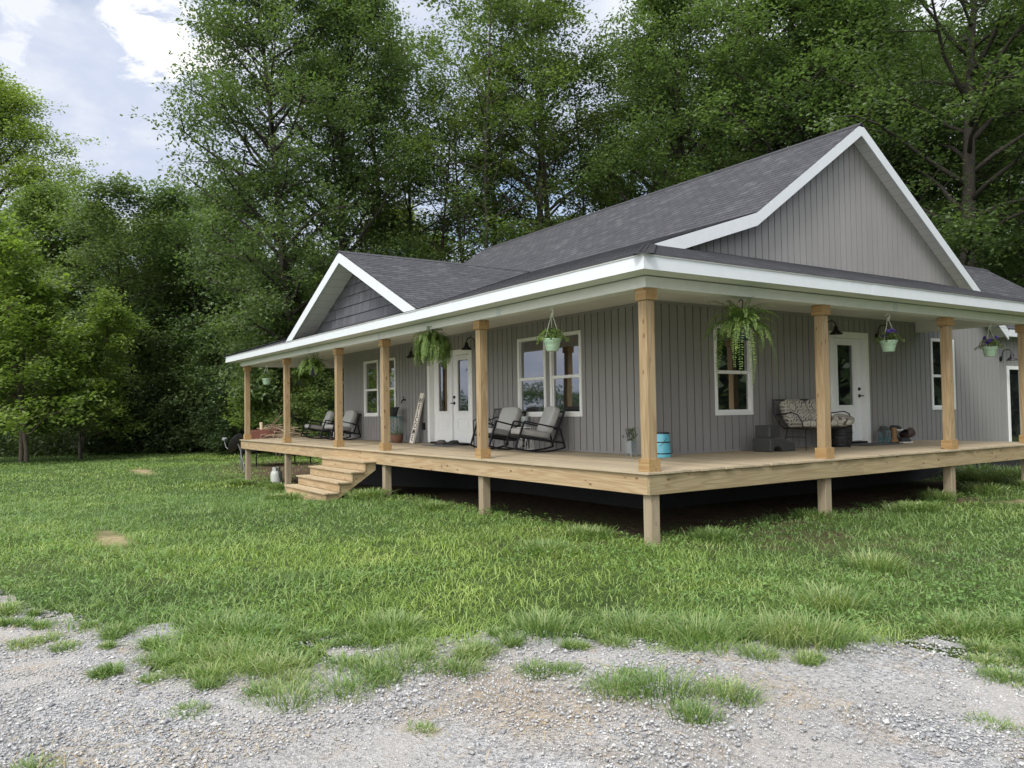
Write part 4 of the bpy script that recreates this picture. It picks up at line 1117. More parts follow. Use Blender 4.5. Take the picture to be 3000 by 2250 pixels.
# door mats and slippers
def mat_(loc, sx, sy, rz, label, col):
    mb = MB(); mb.box((-sx/2,-sy/2,0.001),(sx/2,sy/2,.012)); o = mb.build('door_mat', plain('coir', col, .98, 0, .25, 20, .8, 200), None, bevel=.003); o.location = loc; o.rotation_euler[2] = rz
    tag(o, label, 'door mat'); return o
mat_((-8.45,1.90,.002), 1.0, .58, 0, 'grey door mat in front of the double white door', (.15,.15,.155))
mat_((-1.90,7.50,.002), .60, 1.15, 0, 'dark door mat in front of the single white door', (.085,.087,.085))
def shoe(name, loc, rz, label, cat, col, sole, L_=.28, high=0.0, group=None):
    """a shoe pointing along +x: sole and upper with an open collar"""
    t = thing(name, label, cat, loc, rz, group)
    prof = [(-.5,.0),(-.47,.36),(-.3,.40),(-.1,.36),(.15,.38),(.35,.40),(.47,.28),(.5,.0)]
    mb = MB(); n = len(prof)
    a = [(x*L_, y*L_*.8, .0) for x, y in prof]+[(x*L_, -y*L_*.8, .0) for x, y in prof[-2:0:-1]]
    b = [(x, y, .022) for x, y, z in a]; m_ = len(a)
    mb.add(a+b, [tuple(range(m_-1,-1,-1)), tuple(range(m_, 2*m_))]+[(i,(i+1) % m_,(i+1) % m_+m_, i+m_) for i in range(m_)])
    mb.build('sole', sole, t)
    mb = MB(); vs = []; fs = []; nu = 14
    lv = [(0,1.0,0),(.35,.97,0),(.65,.86,-.02),(.9,.66,-.08),(1.0,.5,-.13)]
    if high: lv += [(1.6,.47,-.19),(2.3,.47,-.21),(2.3+high*8,.50,-.22)]
    for zf, sf, sx in lv:
        for k in range(nu):
            an = 2*math.pi*k/nu
            vs.append((L_*(.47*sf*math.cos(an)+sx), L_*.30*(sf if not high else max(sf,.62))*math.sin(an), .022+.075*zf))
    for i in range(len(lv)-1):
        for k in range(nu): fs.append((i*nu+k, i*nu+(k+1) % nu, (i+1)*nu+(k+1) % nu, (i+1)*nu+k))
    mb.add(vs, fs); mb.build('upper', col, t, True)
    return t
shb = plain('grey_felt', (.10,.09,.085), .9, 0, .3, 30); shd = plain('dark_rubber', (.02,.02,.022), .7); shw = plain('white_rubber', (.62,.60,.55), .6, 0, .1, 20)
shn = plain('tan_leather', (.20,.115,.05), .65, 0, .35, 14); shk = plain('black_mesh', (.022,.023,.028), .8); brn = plain('brown_rubber', (.045,.028,.022), .6)
shoe('slipper', (-8.86,2.06,.015), R(200), 'grey slipper on the mat of the double white door, toe towards the wall sign', 'slipper', shb, shd, .28)
shoe('slipper', (-8.40,2.12,.015), R(235), 'dark slipper on the mat of the double white door, nearest the door', 'slipper', shk, shd, .27)

# ------------------------------------------------------------------ side porch things
t = thing('lidded_pail', 'turquoise enamel pail with a black lid and bands at the house corner', 'pail', (-2.02,2.16,0))
t.scale = (.86,.86,.9)
tq = plain('turquoise_enamel', (.13,.47,.60), .12, 0, .06, 6)
mb = MB(); mb.lathe([(.175,0),(.175,.02),(.158,.20),(.150,.33),(.143,.40),(.135,.405)], (0,0,0), 28); mb.build('pail_body', tq, t, True)
mb = MB()
for z, r_ in ((.055,.173),(.245,.1575)): mb.lathe([(r_-.002,z),(r_+.004,z+.002),(r_+.003,z+.018),(r_-.003,z+.02)], (0,0,0), 28, None, False)
mb.build('band', M['black'], t, True)
mb = MB(); mb.lathe([(.148,.395),(.152,.40),(.15,.42),(.12,.424),(.01,.426)], (0,0,0), 28); mb.build('lid', M['navy'], t, True)
mb = MB(); mb.tube([(-.15*math.cos(a_)*1.08, -.13*math.sin(a_)-.02, .33-.17*math.sin(a_)) for a_ in [math.pi*k/14 for k in range(15)]], .004, 5); mb.build('bail_handle', M['black'], t, True)
t = thing('lavender_planter', 'small grey tin planter of lavender by the corner of the house wall', 'planter', (-2.50,1.98,0))
mb = MB(); mb.box((-.06,-.05,.05),(.06,.05,.24)); 
mb.box((-.066,-.056,0),(-.05,-.04,.25)); mb.box((.05,-.056,0),(.066,-.04,.25)); mb.box((-.066,.04,0),(-.05,.056,.25)); mb.box((.05,.04,0),(.066,.056,.25))
mb.build('planter_box', plain('zinc', (.36,.38,.39), .5, .5, .2, 12), t)
r_ = np.random.default_rng(6); n = 160
Cc = np.stack([r_.normal(0,.05,n), r_.normal(0,.04,n), .24+.2*r_.random(n)], 1); U = rand_dirs(n, r_)*.012; U[:,2] += .022; W = np.cross(U, rand_dirs(n, r_)); W = W/np.linalg.norm(W,axis=1)[:,None]*.007
quads('foliage', Cc, U, W, leaf_mat('lavender_leaf', [(.03,.045,.035),(.06,.075,.06),(.09,.07,.13)], .2, .6, False), t)
mb = MB()
for k in range(14):
    x, y = r_.normal(0,.03), r_.normal(0,.025); mb.tube([(x*.6,y*.6,.22),(x,y,.32),(x*1.6,y*1.6,.42+.04*r_.random())], .003, 4)
mb.build('stems', M['fern'], t)
# covered litter / feeder station, dark grey plastic
t = thing('pet_feeder', 'dark grey moulded plastic pet fountain with a back tank, beside the bench', 'pet fountain', (-1.80,4.48,0), R(90))
gp = plain('charcoal_plastic', (.05,.053,.053), .42, 0, .12, 5)
# local x runs along the wall, y towards the wall
mb = MB(); pts = [(-.22,.10),(-.16,.13),(-.10,.10),(-.07,.0),(.33,.0),(.335,.12),(.29,.175),(.16,.215),(.0,.235),(-.24,.235),(-.26,.0),(-.235,.0)]
pts = [(-.27,0),(-.20,0),(-.17,.07),(-.10,.095),(-.02,.07),(.04,0),(.36,0),(.37,.10),(.34,.135),(.2,.175),(.05,.205),(-.25,.235),(-.275,.20)]
n = len(pts); a = [(x,-.19,z) for x, z in pts]; b = [(x,.19,z) for x, z in pts]
mb.add(a+b, [tuple(range(n)), tuple(range(2*n-1,n-1,-1))]+[(i, i+n, (i+1) % n+n, (i+1) % n) for i in range(n)])
mb.build('base', gp, t, bevel=.018)
mb = MB(); mb.lathe([(.13,0),(.15,.01),(.155,.035),(.145,.04),(.10,.012),(.01,.008)], (.20,-.01,.155), 24); mb.build('bowl', plain('grey_plastic_rim', (.16,.165,.17), .3, .2, .1, 6), t, True)
mb = MB(); mb.box((-.25,-.16,.237),(.02,.15,.44)); tk = mb.build('tank', gp, t, bevel=.02)
mb = MB()
for k in range(9): mb.box((-.235+.028*k,-.166,.255),(-.222+.028*k,-.161,.425))
mb.build('rib', gp, tk)
mb = MB(); mb.box((-.04,-.03,.236),(.12,.03,.262)); mb.build('lid_handle', gp, t, bevel=.008)
# little black trap by the bench foot
mb = MB(); mb.add([(-.09,-.06,0),(.09,-.06,0),(.09,.06,0),(-.09,.06,0),(-.04,-.05,.10),(.03,-.05,.09),(.03,.05,.09),(-.04,.05,.10)], [(0,3,2,1),(4,5,6,7),(0,1,5,4),(1,2,6,5),(2,3,7,6),(3,0,4,7)])
o = mb.build('bait_box', M['black'], None, bevel=.008); o.location = (-1.75,4.86,.001); tag(o, 'small black wedge shaped bait box on the deck under the bench end', 'bait box')
# bench
def pattern_mat():
    m, nt, b, L = newmat('ring_print')
    v = mapping(nt, L, (1,1,1))
    def rings(loc, sc_, freq):
        q = N(nt, 'ShaderNodeMapping'); q.inputs['Location'].default_value = loc; q.inputs['Scale'].default_value = sc_; L(v, q.inputs[0])
        fr = N(nt, 'ShaderNodeVectorMath', operation='FRACTION'); L(q.outputs[0], fr.inputs[0])
        sb = N(nt, 'ShaderNodeVectorMath', operation='SUBTRACT'); L(fr.outputs[0], sb.inputs[0]); sb.inputs[1].default_value = (.5,.5,.5)
        fl = N(nt, 'ShaderNodeVectorMath', operation='MULTIPLY'); L(sb.outputs[0], fl.inputs[0]); fl.inputs[1].default_value = (1,0,1)
        ln = N(nt, 'ShaderNodeVectorMath', operation='LENGTH'); L(fl.outputs[0], ln.inputs[0])
        ml = N(nt, 'ShaderNodeMath', operation='MULTIPLY'); L(ln.outputs[1], ml.inputs[0]); ml.inputs[1].default_value = freq
        s_ = N(nt, 'ShaderNodeMath', operation='SINE'); L(ml.outputs[0], s_.inputs[0])
        r = ramp(nt, [(.62, (0,0,0)), (.7, (1,1,1))]); mr = N(nt, 'ShaderNodeMath', operation='MULTIPLY_ADD'); L(s_.outputs[0], mr.inputs[0]); mr.inputs[1].default_value = .5; mr.inputs[2].default_value = .5
        L(mr.outputs[0], r.inputs[0]); return r.outputs[0]
    a = rings((0,0,0), (3.4,1,3.4), 44); b2 = rings((.5,0,.5), (3.4,1,3.4), 34)
    mx = N(nt, 'ShaderNodeMath', operation='MAXIMUM'); L(a, mx.inputs[0]); L(b2, mx.inputs[1])
    vo = N(nt, 'ShaderNodeTexVoronoi', Scale=9.0); L(v, vo.inputs['Vector']); sp = N(nt, 'ShaderNodeSeparateColor'); L(vo.outputs['Color'], sp.inputs[0])
    r0 = ramp(nt, [(.45, (.20,.185,.16)), (.5, (.09,.08,.07))]); L(sp.outputs[0], r0.inputs[0])
    c = mixc(nt, L, r0.outputs[0], (.40,.38,.33), mx.outputs[0])
    L(c, b.inputs['Base Color']); b.inputs['Roughness'].default_value = .92; b.inputs['Specular IOR Level'].default_value = .2
    return m
t = thing('porch_bench', 'black metal two seat bench on thin wire legs against the side wall, with printed cushions', 'bench', (-1.80,5.62,0), R(90))
# local: x along the bench, -y out from the wall
mb = MB(); hw = .66
for s in (-1,1):
    mb.tube([(s*hw,.34,.86),(s*(hw+.03),.30,.62),(s*hw,.20,.42),(s*hw,.12,.375),(s*hw,-.2,.37),(s*hw,-.26,.36)], .012, 6)
mb.tube([(-hw,.34,.86),(hw,.34,.86)], .013, 6); mb.tube([(-hw,-.26,.36),(hw,-.26,.36)], .012, 6); mb.tube([(-hw,.12,.375),(hw,.12,.375)], .01, 6)
for k in range(34):
    x = -hw+2*hw*k/33; mb.tube([(x,.34,.86),(x,.25,.60),(x,.12,.375),(x,-.26,.36)], .0055, 4)
mb.build('seat_shell', M['black'], t, True)
for s in (-1,1):
    mb = MB(); mb.tube([(s*(hw+.01),.27,.60),(s*(hw+.06),.10,.62),(s*(hw+.07),-.10,.64),(s*(hw+.06),-.20,.60),(s*(hw+.03),-.26,.48),(s*hw,-.26,.37)], .011, 6); mb.build('armrest', M['black'], t, True)
    for yy, zz, sp in ((-.22,.36,.06),(.14,.375,.05)):
        mb = MB(); mb.tube([(s*(hw-.12),yy,zz),(s*(hw-.05),yy-(.05 if yy < 0 else -.05),.012),(s*(hw-.05),yy-(.05 if yy < 0 else -.05),.001)], [.008,.009,.012], 6); mb.build('leg', M['black'], t, True)
    mb = MB(); mb.tube([(s*(hw-.095),-.235,.22),(s*(hw-.095),.155,.22)], .006, 5); mb.build('stretcher', M['black'], t, True)
prn = pattern_mat()
for k, (x, w_) in enumerate(((-.33,.62),(.31,.62))):
    c_ = thing('cushion', ('printed ring pattern cushion leaning in the bench end by the pet fountain', 'printed ring pattern cushion leaning in the bench end behind the porch post')[k], 'cushion', (-1.80,5.62,0), R(90), 'printed bench cushions')
    mb = MB(); mb.puff((x,.13,.63), (w_,.50,.15), Euler((R(68),0,R(-4+8*k))).to_matrix(), .5, 26, 14, .006); mb.build('back_pad', prn, c_, True)
    mb = MB(); mb.puff((x+.02,-.08,.425), (w_,.46,.13), Euler((R(-3),R(2),0)).to_matrix(), .5, 26, 14, .006); mb.build('seat_pad', prn, c_, True)
c_ = thing('cushion', 'small printed scatter cushion poking out past the bench arm by the white door', 'cushion', (-1.80,5.62,0), R(90), 'printed bench cushions')
mb = MB(); mb.puff((.52,-.22,.50), (.40,.36,.13), Euler((R(14),R(-10),R(20))).to_matrix(), .62, 24, 12, .004); mb.build('pad', prn, c_, True)
# barrel
t = thing('barrel', 'black ribbed barrel shaped bin between the bench and the single white door', 'barrel', (-1.90,6.50,0))
mb = MB(); mb.lathe([(.17,0),(.185,.02),(.205,.12),(.212,.25),(.208,.36),(.195,.46),(.19,.47)], (0,0,0), 30); mb.build('barrel_body', plain('black_plastic', (.018,.018,.02), .5, 0, .2, 10), t, True)
mb = MB()
for z, r_ in ((.03,.188),(.13,.208),(.24,.214),(.35,.21)): mb.lathe([(r_-.004,z),(r_+.005,z+.004),(r_+.005,z+.026),(r_-.004,z+.03)], (0,0,0), 30, None, False)
mb.build('hoop', M['black'], t, True)
mb = MB(); mb.lathe([(.20,.471),(.212,.474),(.212,.492),(.2,.497),(.01,.50)], (0,0,0), 30); mb.build('lid', M['black'], t, True)
# boot rack and the shoes
tq2 = plain('teal_paint', (.08,.25,.29), .5, .1, .1, 8)
t = thing('boot_rack', 'small teal scrolled iron boot rack beside the single white door', 'boot rack', (-2.0,8.08,0), R(90))
t.scale = (.66,.66,.66)
for s in (-1,1):
    mb = MB(); x = s*.14
    mb = MB()
    def ringp(cx, cz, rx, rz_, a0=0, a1=360, n=20): return [(x_, s*.115, z_) for x_, z_ in ((cx+rx*math.cos(R(a0+(a1-a0)*k/n)), cz+rz_*math.sin(R(a0+(a1-a0)*k/n))) for k in range(n+1))]
    mb.tube(ringp(0,.245,.075,.10), .010, 6, False); mb.tube(ringp(-.11,.03,.10,.12,0,175), .010, 6); mb.tube(ringp(.11,.03,.10,.12,5,180), .010, 6)
    mb.tube(ringp(0,-.06,.11,.13,25,155), .010, 6); mb.tube([(-.12,s*.115,.352),(.12,s*.115,.352)], .010, 6)
    mb.build('side_scroll', tq2, t, True)
mb = MB()
for xx, z in ((-.11,.352),(0,.352),(.11,.352),(-.15,.15),(.15,.15)): mb.tube([(xx,-.115,z),(xx,.115,z)], .006, 6)
mb.build('rung', tq2, t, True)
G2 = 'shoes and boots piled by the boot rack'
shoe('work_boot', (-1.93,8.26,.002), R(-65), 'tall tan leather work boot standing in front of the teal boot rack', 'boot', shn, shd, .29, .17, G2)
shoe('sneaker', (-2.03,8.10,.237), R(100), 'dark green shoe lying on top of the teal boot rack', 'shoe', plain('green_canvas', (.045,.06,.055), .8), shb, .27, 0, G2)
shoe('sneaker', (-1.84,8.50,.002), R(80), 'black sneaker with a thick white sole on the deck beside the boots', 'shoe', shk, shw, .30, 0, G2)
shoe('sneaker', (-2.06,8.55,.24), R(70), 'black and white sneaker perched on top of the shoe pile', 'shoe', shk, shw, .28, 0, G2)
bo = shoe('work_boot', (-2.04,8.55,.002), R(75), 'black boot under the perched sneaker in the shoe pile', 'boot', shk, shd, .29, .08, G2)
t = shoe('work_boot', (-1.93,9.42,.14), R(60), 'dark brown boot tipped over with its round sole facing out', 'boot', brn, brn, .30, .16, G2)
t.rotation_euler = (R(75), R(-25), R(40)); t.location = (-1.98,8.82,.16)

# ------------------------------------------------------------------ things in the yard
gz = float(ground_z(-15.6,.45))
t = thing('propane_tank', 'white propane gas bottle on the grass beneath the porch', 'gas bottle', (-15.6,.45,gz-.02))
wp = plain('tank_white', (.42,.435,.42), .4, 0, .14, 6)
mb = MB(); mb.lathe([(.11,0),(.115,.03),(.12,.03),(.152,.07),(.158,.12),(.158,.36),(.15,.42),(.12,.46),(.07,.475),(.03,.478)], (0,0,0), 26); mb.build('tank_body', wp, t, True)
mb = MB()
for a0, a1 in ((20,160),(200,340)):
    pr_ = [(.105*math.cos(R(a0+(a1-a0)*k/10)), .105*math.sin(R(a0+(a1-a0)*k/10))) for k in range(11)]
    vs = [(x, y, .46) for x, y in pr_]+[(x, y, .57) for x, y in pr_]+[(x*.95, y*.95, .46) for x, y in pr_]+[(x*.95, y*.95, .57) for x, y in pr_]
    mb.add(vs, [(i,i+1,i+12,i+11) for i in range(10)]+[(i+22,i+33,i+34,i+23) for i in range(10)]+[(i+11,i+12,i+34,i+33) for i in range(10)])
mb.build('collar', wp, t)
mb = MB(); mb.tube([(0,0,.47),(0,0,.54)], .022, 10); mb.tube([(0,0,.52),(.05,-.02,.52)], .014, 8); mb.build('valve', M['bronze'], t, True)
mb = MB(); mb.tube([(.05,-.02,.52),(.12,-.02,.55),(.19,0,.48),(.22,.02,.3),(.24,.05,.1),(.26,.2,.02),(.3,1.2,.02)], .011, 6); mb.build('hose', M['black'], t, True)
gz = float(ground_z(-22,1.05))
t = thing('satellite_dish', 'dark grey satellite dish on a short mast at the far end of the porch', 'satellite dish', (-22.0,1.05,gz-.05))
q = Vector((-.62,-.60,.42)).to_track_quat('Z','Y').to_matrix()
dc = Vector((.0,0,1.0))
mb = MB(); mb.lathe([(.01,-.0),(.15,.012),(.28,.045),(.37,.085),(.375,.09),(.37,.095),(.28,.056),(.15,.022),(.01,.011)], dc, 30, q); mb.build('dish', plain('dish_grey', (.055,.058,.062), .5, 0, .12, 4), t, True)
mb = MB(); mb.tube([dc+q@Vector((0,-.36,.08)), dc+q@Vector((0,-.30,.34)), dc+q@Vector((0,-.12,.50))], .016, 8); mb.build('feed_arm', plain('galvanised_arm', (.19,.195,.2), .45, .3), t, True)
mb = MB(); mb.cbox(dc+q@Vector((0,-.06,.52)), (.16,.09,.11), q); mb.build('receiver', plain('lnb_grey', (.20,.205,.22), .5), t, bevel=.01)
mb = MB(); mb.tube([(.12,.12,0),(.10,.10,.75),dc+q@Vector((0,0,-.03))], .026, 8); mb.tube([(.5,.14,.0),(.11,.11,.6)], .014, 6); mb.build('mast', plain('galvanised_mast', (.16,.165,.17), .45, .3), t, True)
# black griddle table behind the deck
gz = float(ground_z(-24.0,3.1))
t = thing('metal_table', 'black steel table holding the heap of dead branches beyond the far end of the deck', 'table', (-24.0,3.1,gz), R(6))
mb = MB(); mb.box((-.75,-1.2,.60),(.75,1.1,.72)); mb.build('table_top', M['black'], t, bevel=.01)
for x in (-.68,.68):
    for y in (-1.1,1.0):
        mb = MB(); mb.bar([(x,y,.599),(x*1.06,y*1.04,-.05)], .02); mb.build('leg', M['black'], t)
# heap of brush on a rust red plank
gz = float(ground_z(-24.0,3.1))
t = thing('brush_pile', 'heap of dead branches and a rust red board beyond the far end of the deck', 'brush pile', (-24.0,3.1,gz+.72))
rb = random.Random(9)
mb = MB()
for k in range(110):
    a = rb.uniform(0,6.28); r_ = rb.uniform(0,.8); z = rb.uniform(.06,.85)*(1-r_/1.6); Ln = rb.uniform(.5,1.6); d_ = Vector((rb.uniform(-1,1),rb.uniform(-1,1),rb.uniform(-.12,.3))).normalized()
    c_ = Vector((r_*math.cos(a)*.8, r_*math.sin(a)*1.2, z)); b_ = Vector((rb.uniform(-.15,.15),rb.uniform(-.15,.15),rb.uniform(-.05,.15)))
    r0 = rb.uniform(.008,.03)
    mb.tube([c_-d_*Ln/2, c_+b_, c_+d_*Ln/2+b_*.4], [r0,r0*.8,r0*.35], 5)
mb.build('branches', plain('dead_branch', (.23,.17,.11), .9, 0, .35, 9), t)
mb = MB(); mb.cbox((.1,-.6,.50), (.06,1.05,.34), Euler((R(2),R(6),R(-18))).to_matrix()); mb.cbox((-.0,-.4,.26), (.1,.1,.5)); mb.build('board', plain('rust_board', (.16,.06,.04), .85, 0, .3, 6), t)
mb = MB(); mb.lathe([(.055,0),(.06,.4)], (.05,-.62,.55), 10, Euler((0,R(-12),0)).to_matrix()); mb.build('log', plain('cut_log', (.42,.34,.24), .9, 0, .2, 10), t)
# ------------------------------------------------------------------ trees
def leaf_verts(C, r_, size, flat=.35, aspect=.5, sag=.0):
    """rhombic leaves folded a little: (n,4,3)"""
    n = len(C)
    nrm = rand_dirs(n, r_); nrm[:,2] = np.abs(nrm[:,2]) + flat; nrm /= np.linalg.norm(nrm,axis=1)[:,None]
    u = np.cross(nrm, rand_dirs(n, r_)); u /= np.linalg.norm(u,axis=1)[:,None]
    u[:,2] -= sag; u /= np.linalg.norm(u,axis=1)[:,None]
    w_ = np.cross(nrm, u); w_ /= np.linalg.norm(w_,axis=1)[:,None]
    s_ = size*r_.uniform(.6,1.3,n)[:,None]
    V = np.empty((n,4,3)); V[:,0] = C-u*s_; V[:,1] = C-w_*s_*aspect+u*s_*.1; V[:,2] = C+u*s_; V[:,3] = C+w_*s_*aspect+u*s_*.1
    return V
def tree_meshes(name, seed, Ht, tr, base, Rc, nl, leaf, per, stems=1, droop=.0, top=.96, prof=None, sub=5, cl=(.75,.35), bark='bark', mat='leaf', flat=.75, spread=.6):
    """returns (trunk mesh, crown mesh): limbs grow from the trunk, twigs from limbs, leaves cluster at twig ends"""
    r_ = np.random.default_rng(seed); rb = random.Random(seed)
    mb = MB(); tips = []
    for st in range(stems):
        lean = Vector((rb.uniform(-1,1), rb.uniform(-1,1), 0))*(.02 if stems == 1 else .16)
        base_off = Vector((rb.uniform(-1,1), rb.uniform(-1,1), 0))*(0 if stems == 1 else tr*1.5)
        pts = []; K = 14; ht = Ht*top*(1 if st == 0 else rb.uniform(.7,.95)); p = base_off.copy(); dx = Vector((0,0,0))
        for k in range(K+1):
            f = k/K; pts.append(p.copy())
            dx += Vector((rb.uniform(-1,1), rb.uniform(-1,1), 0))*.035
            p = p + Vector((lean.x+dx.x, lean.y+dx.y, 1))*(ht/K)
        pts[0].z = -.5
        rad = [tr*(1.25 if k == 0 else 1)*(1-.88*(k/K)**1.1)/(1 if stems == 1 else 1.5) for k in range(K+1)]
        mb.tube(pts, rad, 9)
        for i in range(nl):
            f = base + (1-base)*((i+rb.random()*.9)/nl)
            f = min(f, .985); kk = f*K; k0 = min(int(kk), K-1); q = pts[k0].lerp(pts[k0+1], kk-k0); r0 = rad[k0]
            az = i*2.4 + rb.uniform(-.5,.5)
            g = (f-base)/(1-base)
            wd = Rc*(prof(g) if prof else (math.sin(math.pi*min(1,.18+.78*g))**.7))*rb.uniform(.72,1.12)
            up = rb.uniform(.25,.7) + .5*g
            lp = [q]; n = 5; d_ = Vector((math.cos(az), math.sin(az), up)).normalized(); c_ = q.copy()
            for s_ in range(n):
                c_ = c_ + d_*(wd/n*1.1); d_ = (d_ + Vector((rb.uniform(-.25,.25), rb.uniform(-.25,.25), rb.uniform(-.22,.12)-droop))).normalized(); lp.append(c_.copy())
            lr = max(.02, min(r0*.55, .018*wd+.02))
            mb.tube(lp, [lr*(1-.8*s_/n) for s_ in range(n+1)], 6)
            for s_ in range(sub):
                t_ = .35+.65*(s_+rb.random())/sub; kk = min(t_*n, n-.001); a = lp[int(kk)].lerp(lp[int(kk)+1], kk-int(kk))
                d2 = (d_*.6 + Vector((rb.uniform(-1,1), rb.uniform(-1,1), rb.uniform(-.35,.65)))).normalized()
                e = a + d2*wd*rb.uniform(.18,.42)*(1.25-t_*.4)
                mb.tube([a, a.lerp(e,.5)+Vector((0,0,rb.uniform(-.05,.12))), e], [lr*.35, lr*.22, .008], 4)
                tips.append((e, 1.0)); tips.append((a.lerp(e,.55), .8))
            tips.append((lp[-1], 1.0))
    Cs = []
    for (e, s_) in tips:
        if rb.random() < .08: continue
        n = max(4, int(per*s_*rb.uniform(.45,1.4)))
        # several small sprays inside the cluster
        ns = 6; sp = np.array(e) + r_.normal(size=(ns,3))*np.array([cl[0],cl[0],cl[1]])*spread
        idx = r_.integers(0, ns, n)
        Cs.append(sp[idx] + r_.normal(size=(n,3))*np.array([cl[0],cl[0],cl[1]])*.34)
    C = np.vstack(Cs); V = leaf_verts(C, r_, leaf, flat)
    crown = npmesh(name+'_crown', V.reshape(-1,3), np.arange(len(C)*4).reshape(-1,4), M[mat], link=False)
    tm = bpy.data.meshes.new(name+'_trunk'); tm.from_pydata(mb.v, [], mb.f); tm.update(); tm.materials.append(M[bark])
    for p in tm.polygons: p.use_smooth = True
    return tm, crown, len(C)
KIND = {}
KIND['oakA'] = tree_meshes('oak_a', 31, 25, .34, .06, 5.3, 74, .112, 104, sub=7, cl=(.9,.46))
KIND['oakB'] = tree_meshes('oak_b', 32, 25, .38, .13, 6.2, 62, .114, 110, sub=7, cl=(.95,.48))
KIND['tallA'] = tree_meshes('tall_a', 33, 26, .30, .18, 4.1, 40, .11, 66, sub=6, cl=(.75,.36), prof=lambda g: .6+.5*math.sin(math.pi*min(1,g*.9+.1)))
KIND['tallB'] = tree_meshes('tall_b', 34, 25, .25, .22, 4.2, 26, .105, 58, sub=5, cl=(.75,.36), stems=2, prof=lambda g: .6+.5*math.sin(math.pi*min(1,g*.9+.1)))
KIND['fork'] = tree_meshes('fork', 39, 24, .46, .30, 6.0, 38, .114, 110, sub=7, cl=(.95,.46))
KIND['midA'] = tree_meshes('mid_a', 35, 14.5, .20, .06, 3.5, 42, .105, 100, sub=6, cl=(.72,.42))
KIND['midB'] = tree_meshes('mid_b', 36, 14, .18, .08, 3.1, 32, .10, 80, sub=6, cl=(.68,.42), stems=2)
KIND['young'] = tree_meshes('young', 37, 9.5, .13, .12, 2.7, 26, .10, 58, cl=(.5,.32), stems=2, bark='barkL', prof=lambda g: 1.05-.75*g)
KIND['bush'] = tree_meshes('bush', 38, 4.2, .06, .05, 2.1, 16, .075, 70, cl=(.45,.3), stems=3, mat='shoot')
def tree(kind, b, d, label, tint=(1,1,1), s=1.0, rz=0.0, group=None, name='tree', dz=0.0, sz=None):
    x, y = bearing(b, d)
    t = thing(name, label, 'bush' if kind == 'bush' else 'tree', (x, y, float(ground_z(x, y))-.1+dz), rz, group)
    t.scale = (s, s, sz or s)
    tm, cm, _ = KIND[kind]
    a = bpy.data.objects.new('trunk' if kind != 'bush' else 'stems', tm); COL.objects.link(a); a.parent = t
    c_ = bpy.data.objects.new('crown', cm); COL.objects.link(c_); c_.parent = t; c_.color = (*tint, 1)
    return t
px = lambda u: (u-1500)/F
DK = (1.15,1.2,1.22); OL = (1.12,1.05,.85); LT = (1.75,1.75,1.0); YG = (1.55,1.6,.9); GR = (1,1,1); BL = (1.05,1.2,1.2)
# left woods, near to far
GL = 'trees of the left wood edge'
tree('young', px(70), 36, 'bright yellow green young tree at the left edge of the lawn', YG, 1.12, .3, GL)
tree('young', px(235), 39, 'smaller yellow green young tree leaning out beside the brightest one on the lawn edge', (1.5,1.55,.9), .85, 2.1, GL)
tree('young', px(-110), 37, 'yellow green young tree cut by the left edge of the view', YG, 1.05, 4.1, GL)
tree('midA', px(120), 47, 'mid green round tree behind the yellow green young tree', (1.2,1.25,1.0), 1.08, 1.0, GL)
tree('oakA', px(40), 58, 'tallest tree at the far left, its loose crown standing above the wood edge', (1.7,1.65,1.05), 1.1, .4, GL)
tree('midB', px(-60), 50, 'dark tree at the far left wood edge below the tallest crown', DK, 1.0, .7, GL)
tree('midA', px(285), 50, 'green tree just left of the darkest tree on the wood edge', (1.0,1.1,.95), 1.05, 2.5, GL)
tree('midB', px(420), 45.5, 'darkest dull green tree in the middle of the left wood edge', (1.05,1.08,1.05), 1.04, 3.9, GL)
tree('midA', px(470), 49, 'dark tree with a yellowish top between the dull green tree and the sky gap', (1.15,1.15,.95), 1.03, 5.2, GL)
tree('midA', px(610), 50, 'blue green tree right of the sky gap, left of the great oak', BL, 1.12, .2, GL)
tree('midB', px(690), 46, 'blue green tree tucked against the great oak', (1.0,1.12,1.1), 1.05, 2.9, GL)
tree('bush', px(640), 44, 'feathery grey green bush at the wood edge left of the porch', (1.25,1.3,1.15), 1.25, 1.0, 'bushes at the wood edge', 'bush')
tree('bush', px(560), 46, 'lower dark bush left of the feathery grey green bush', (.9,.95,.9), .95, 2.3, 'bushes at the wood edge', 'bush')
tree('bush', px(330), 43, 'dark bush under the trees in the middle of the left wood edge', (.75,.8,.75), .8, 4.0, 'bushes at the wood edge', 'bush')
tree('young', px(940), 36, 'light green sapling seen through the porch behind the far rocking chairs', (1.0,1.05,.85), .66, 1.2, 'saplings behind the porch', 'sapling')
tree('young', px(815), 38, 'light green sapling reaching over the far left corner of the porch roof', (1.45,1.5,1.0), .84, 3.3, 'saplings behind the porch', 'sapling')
tree('bush', px(720), 41, 'dark bush behind the brush pile beyond the porch', (.8,.88,.8), 1.0, 5.0, 'bushes at the wood edge', 'bush')
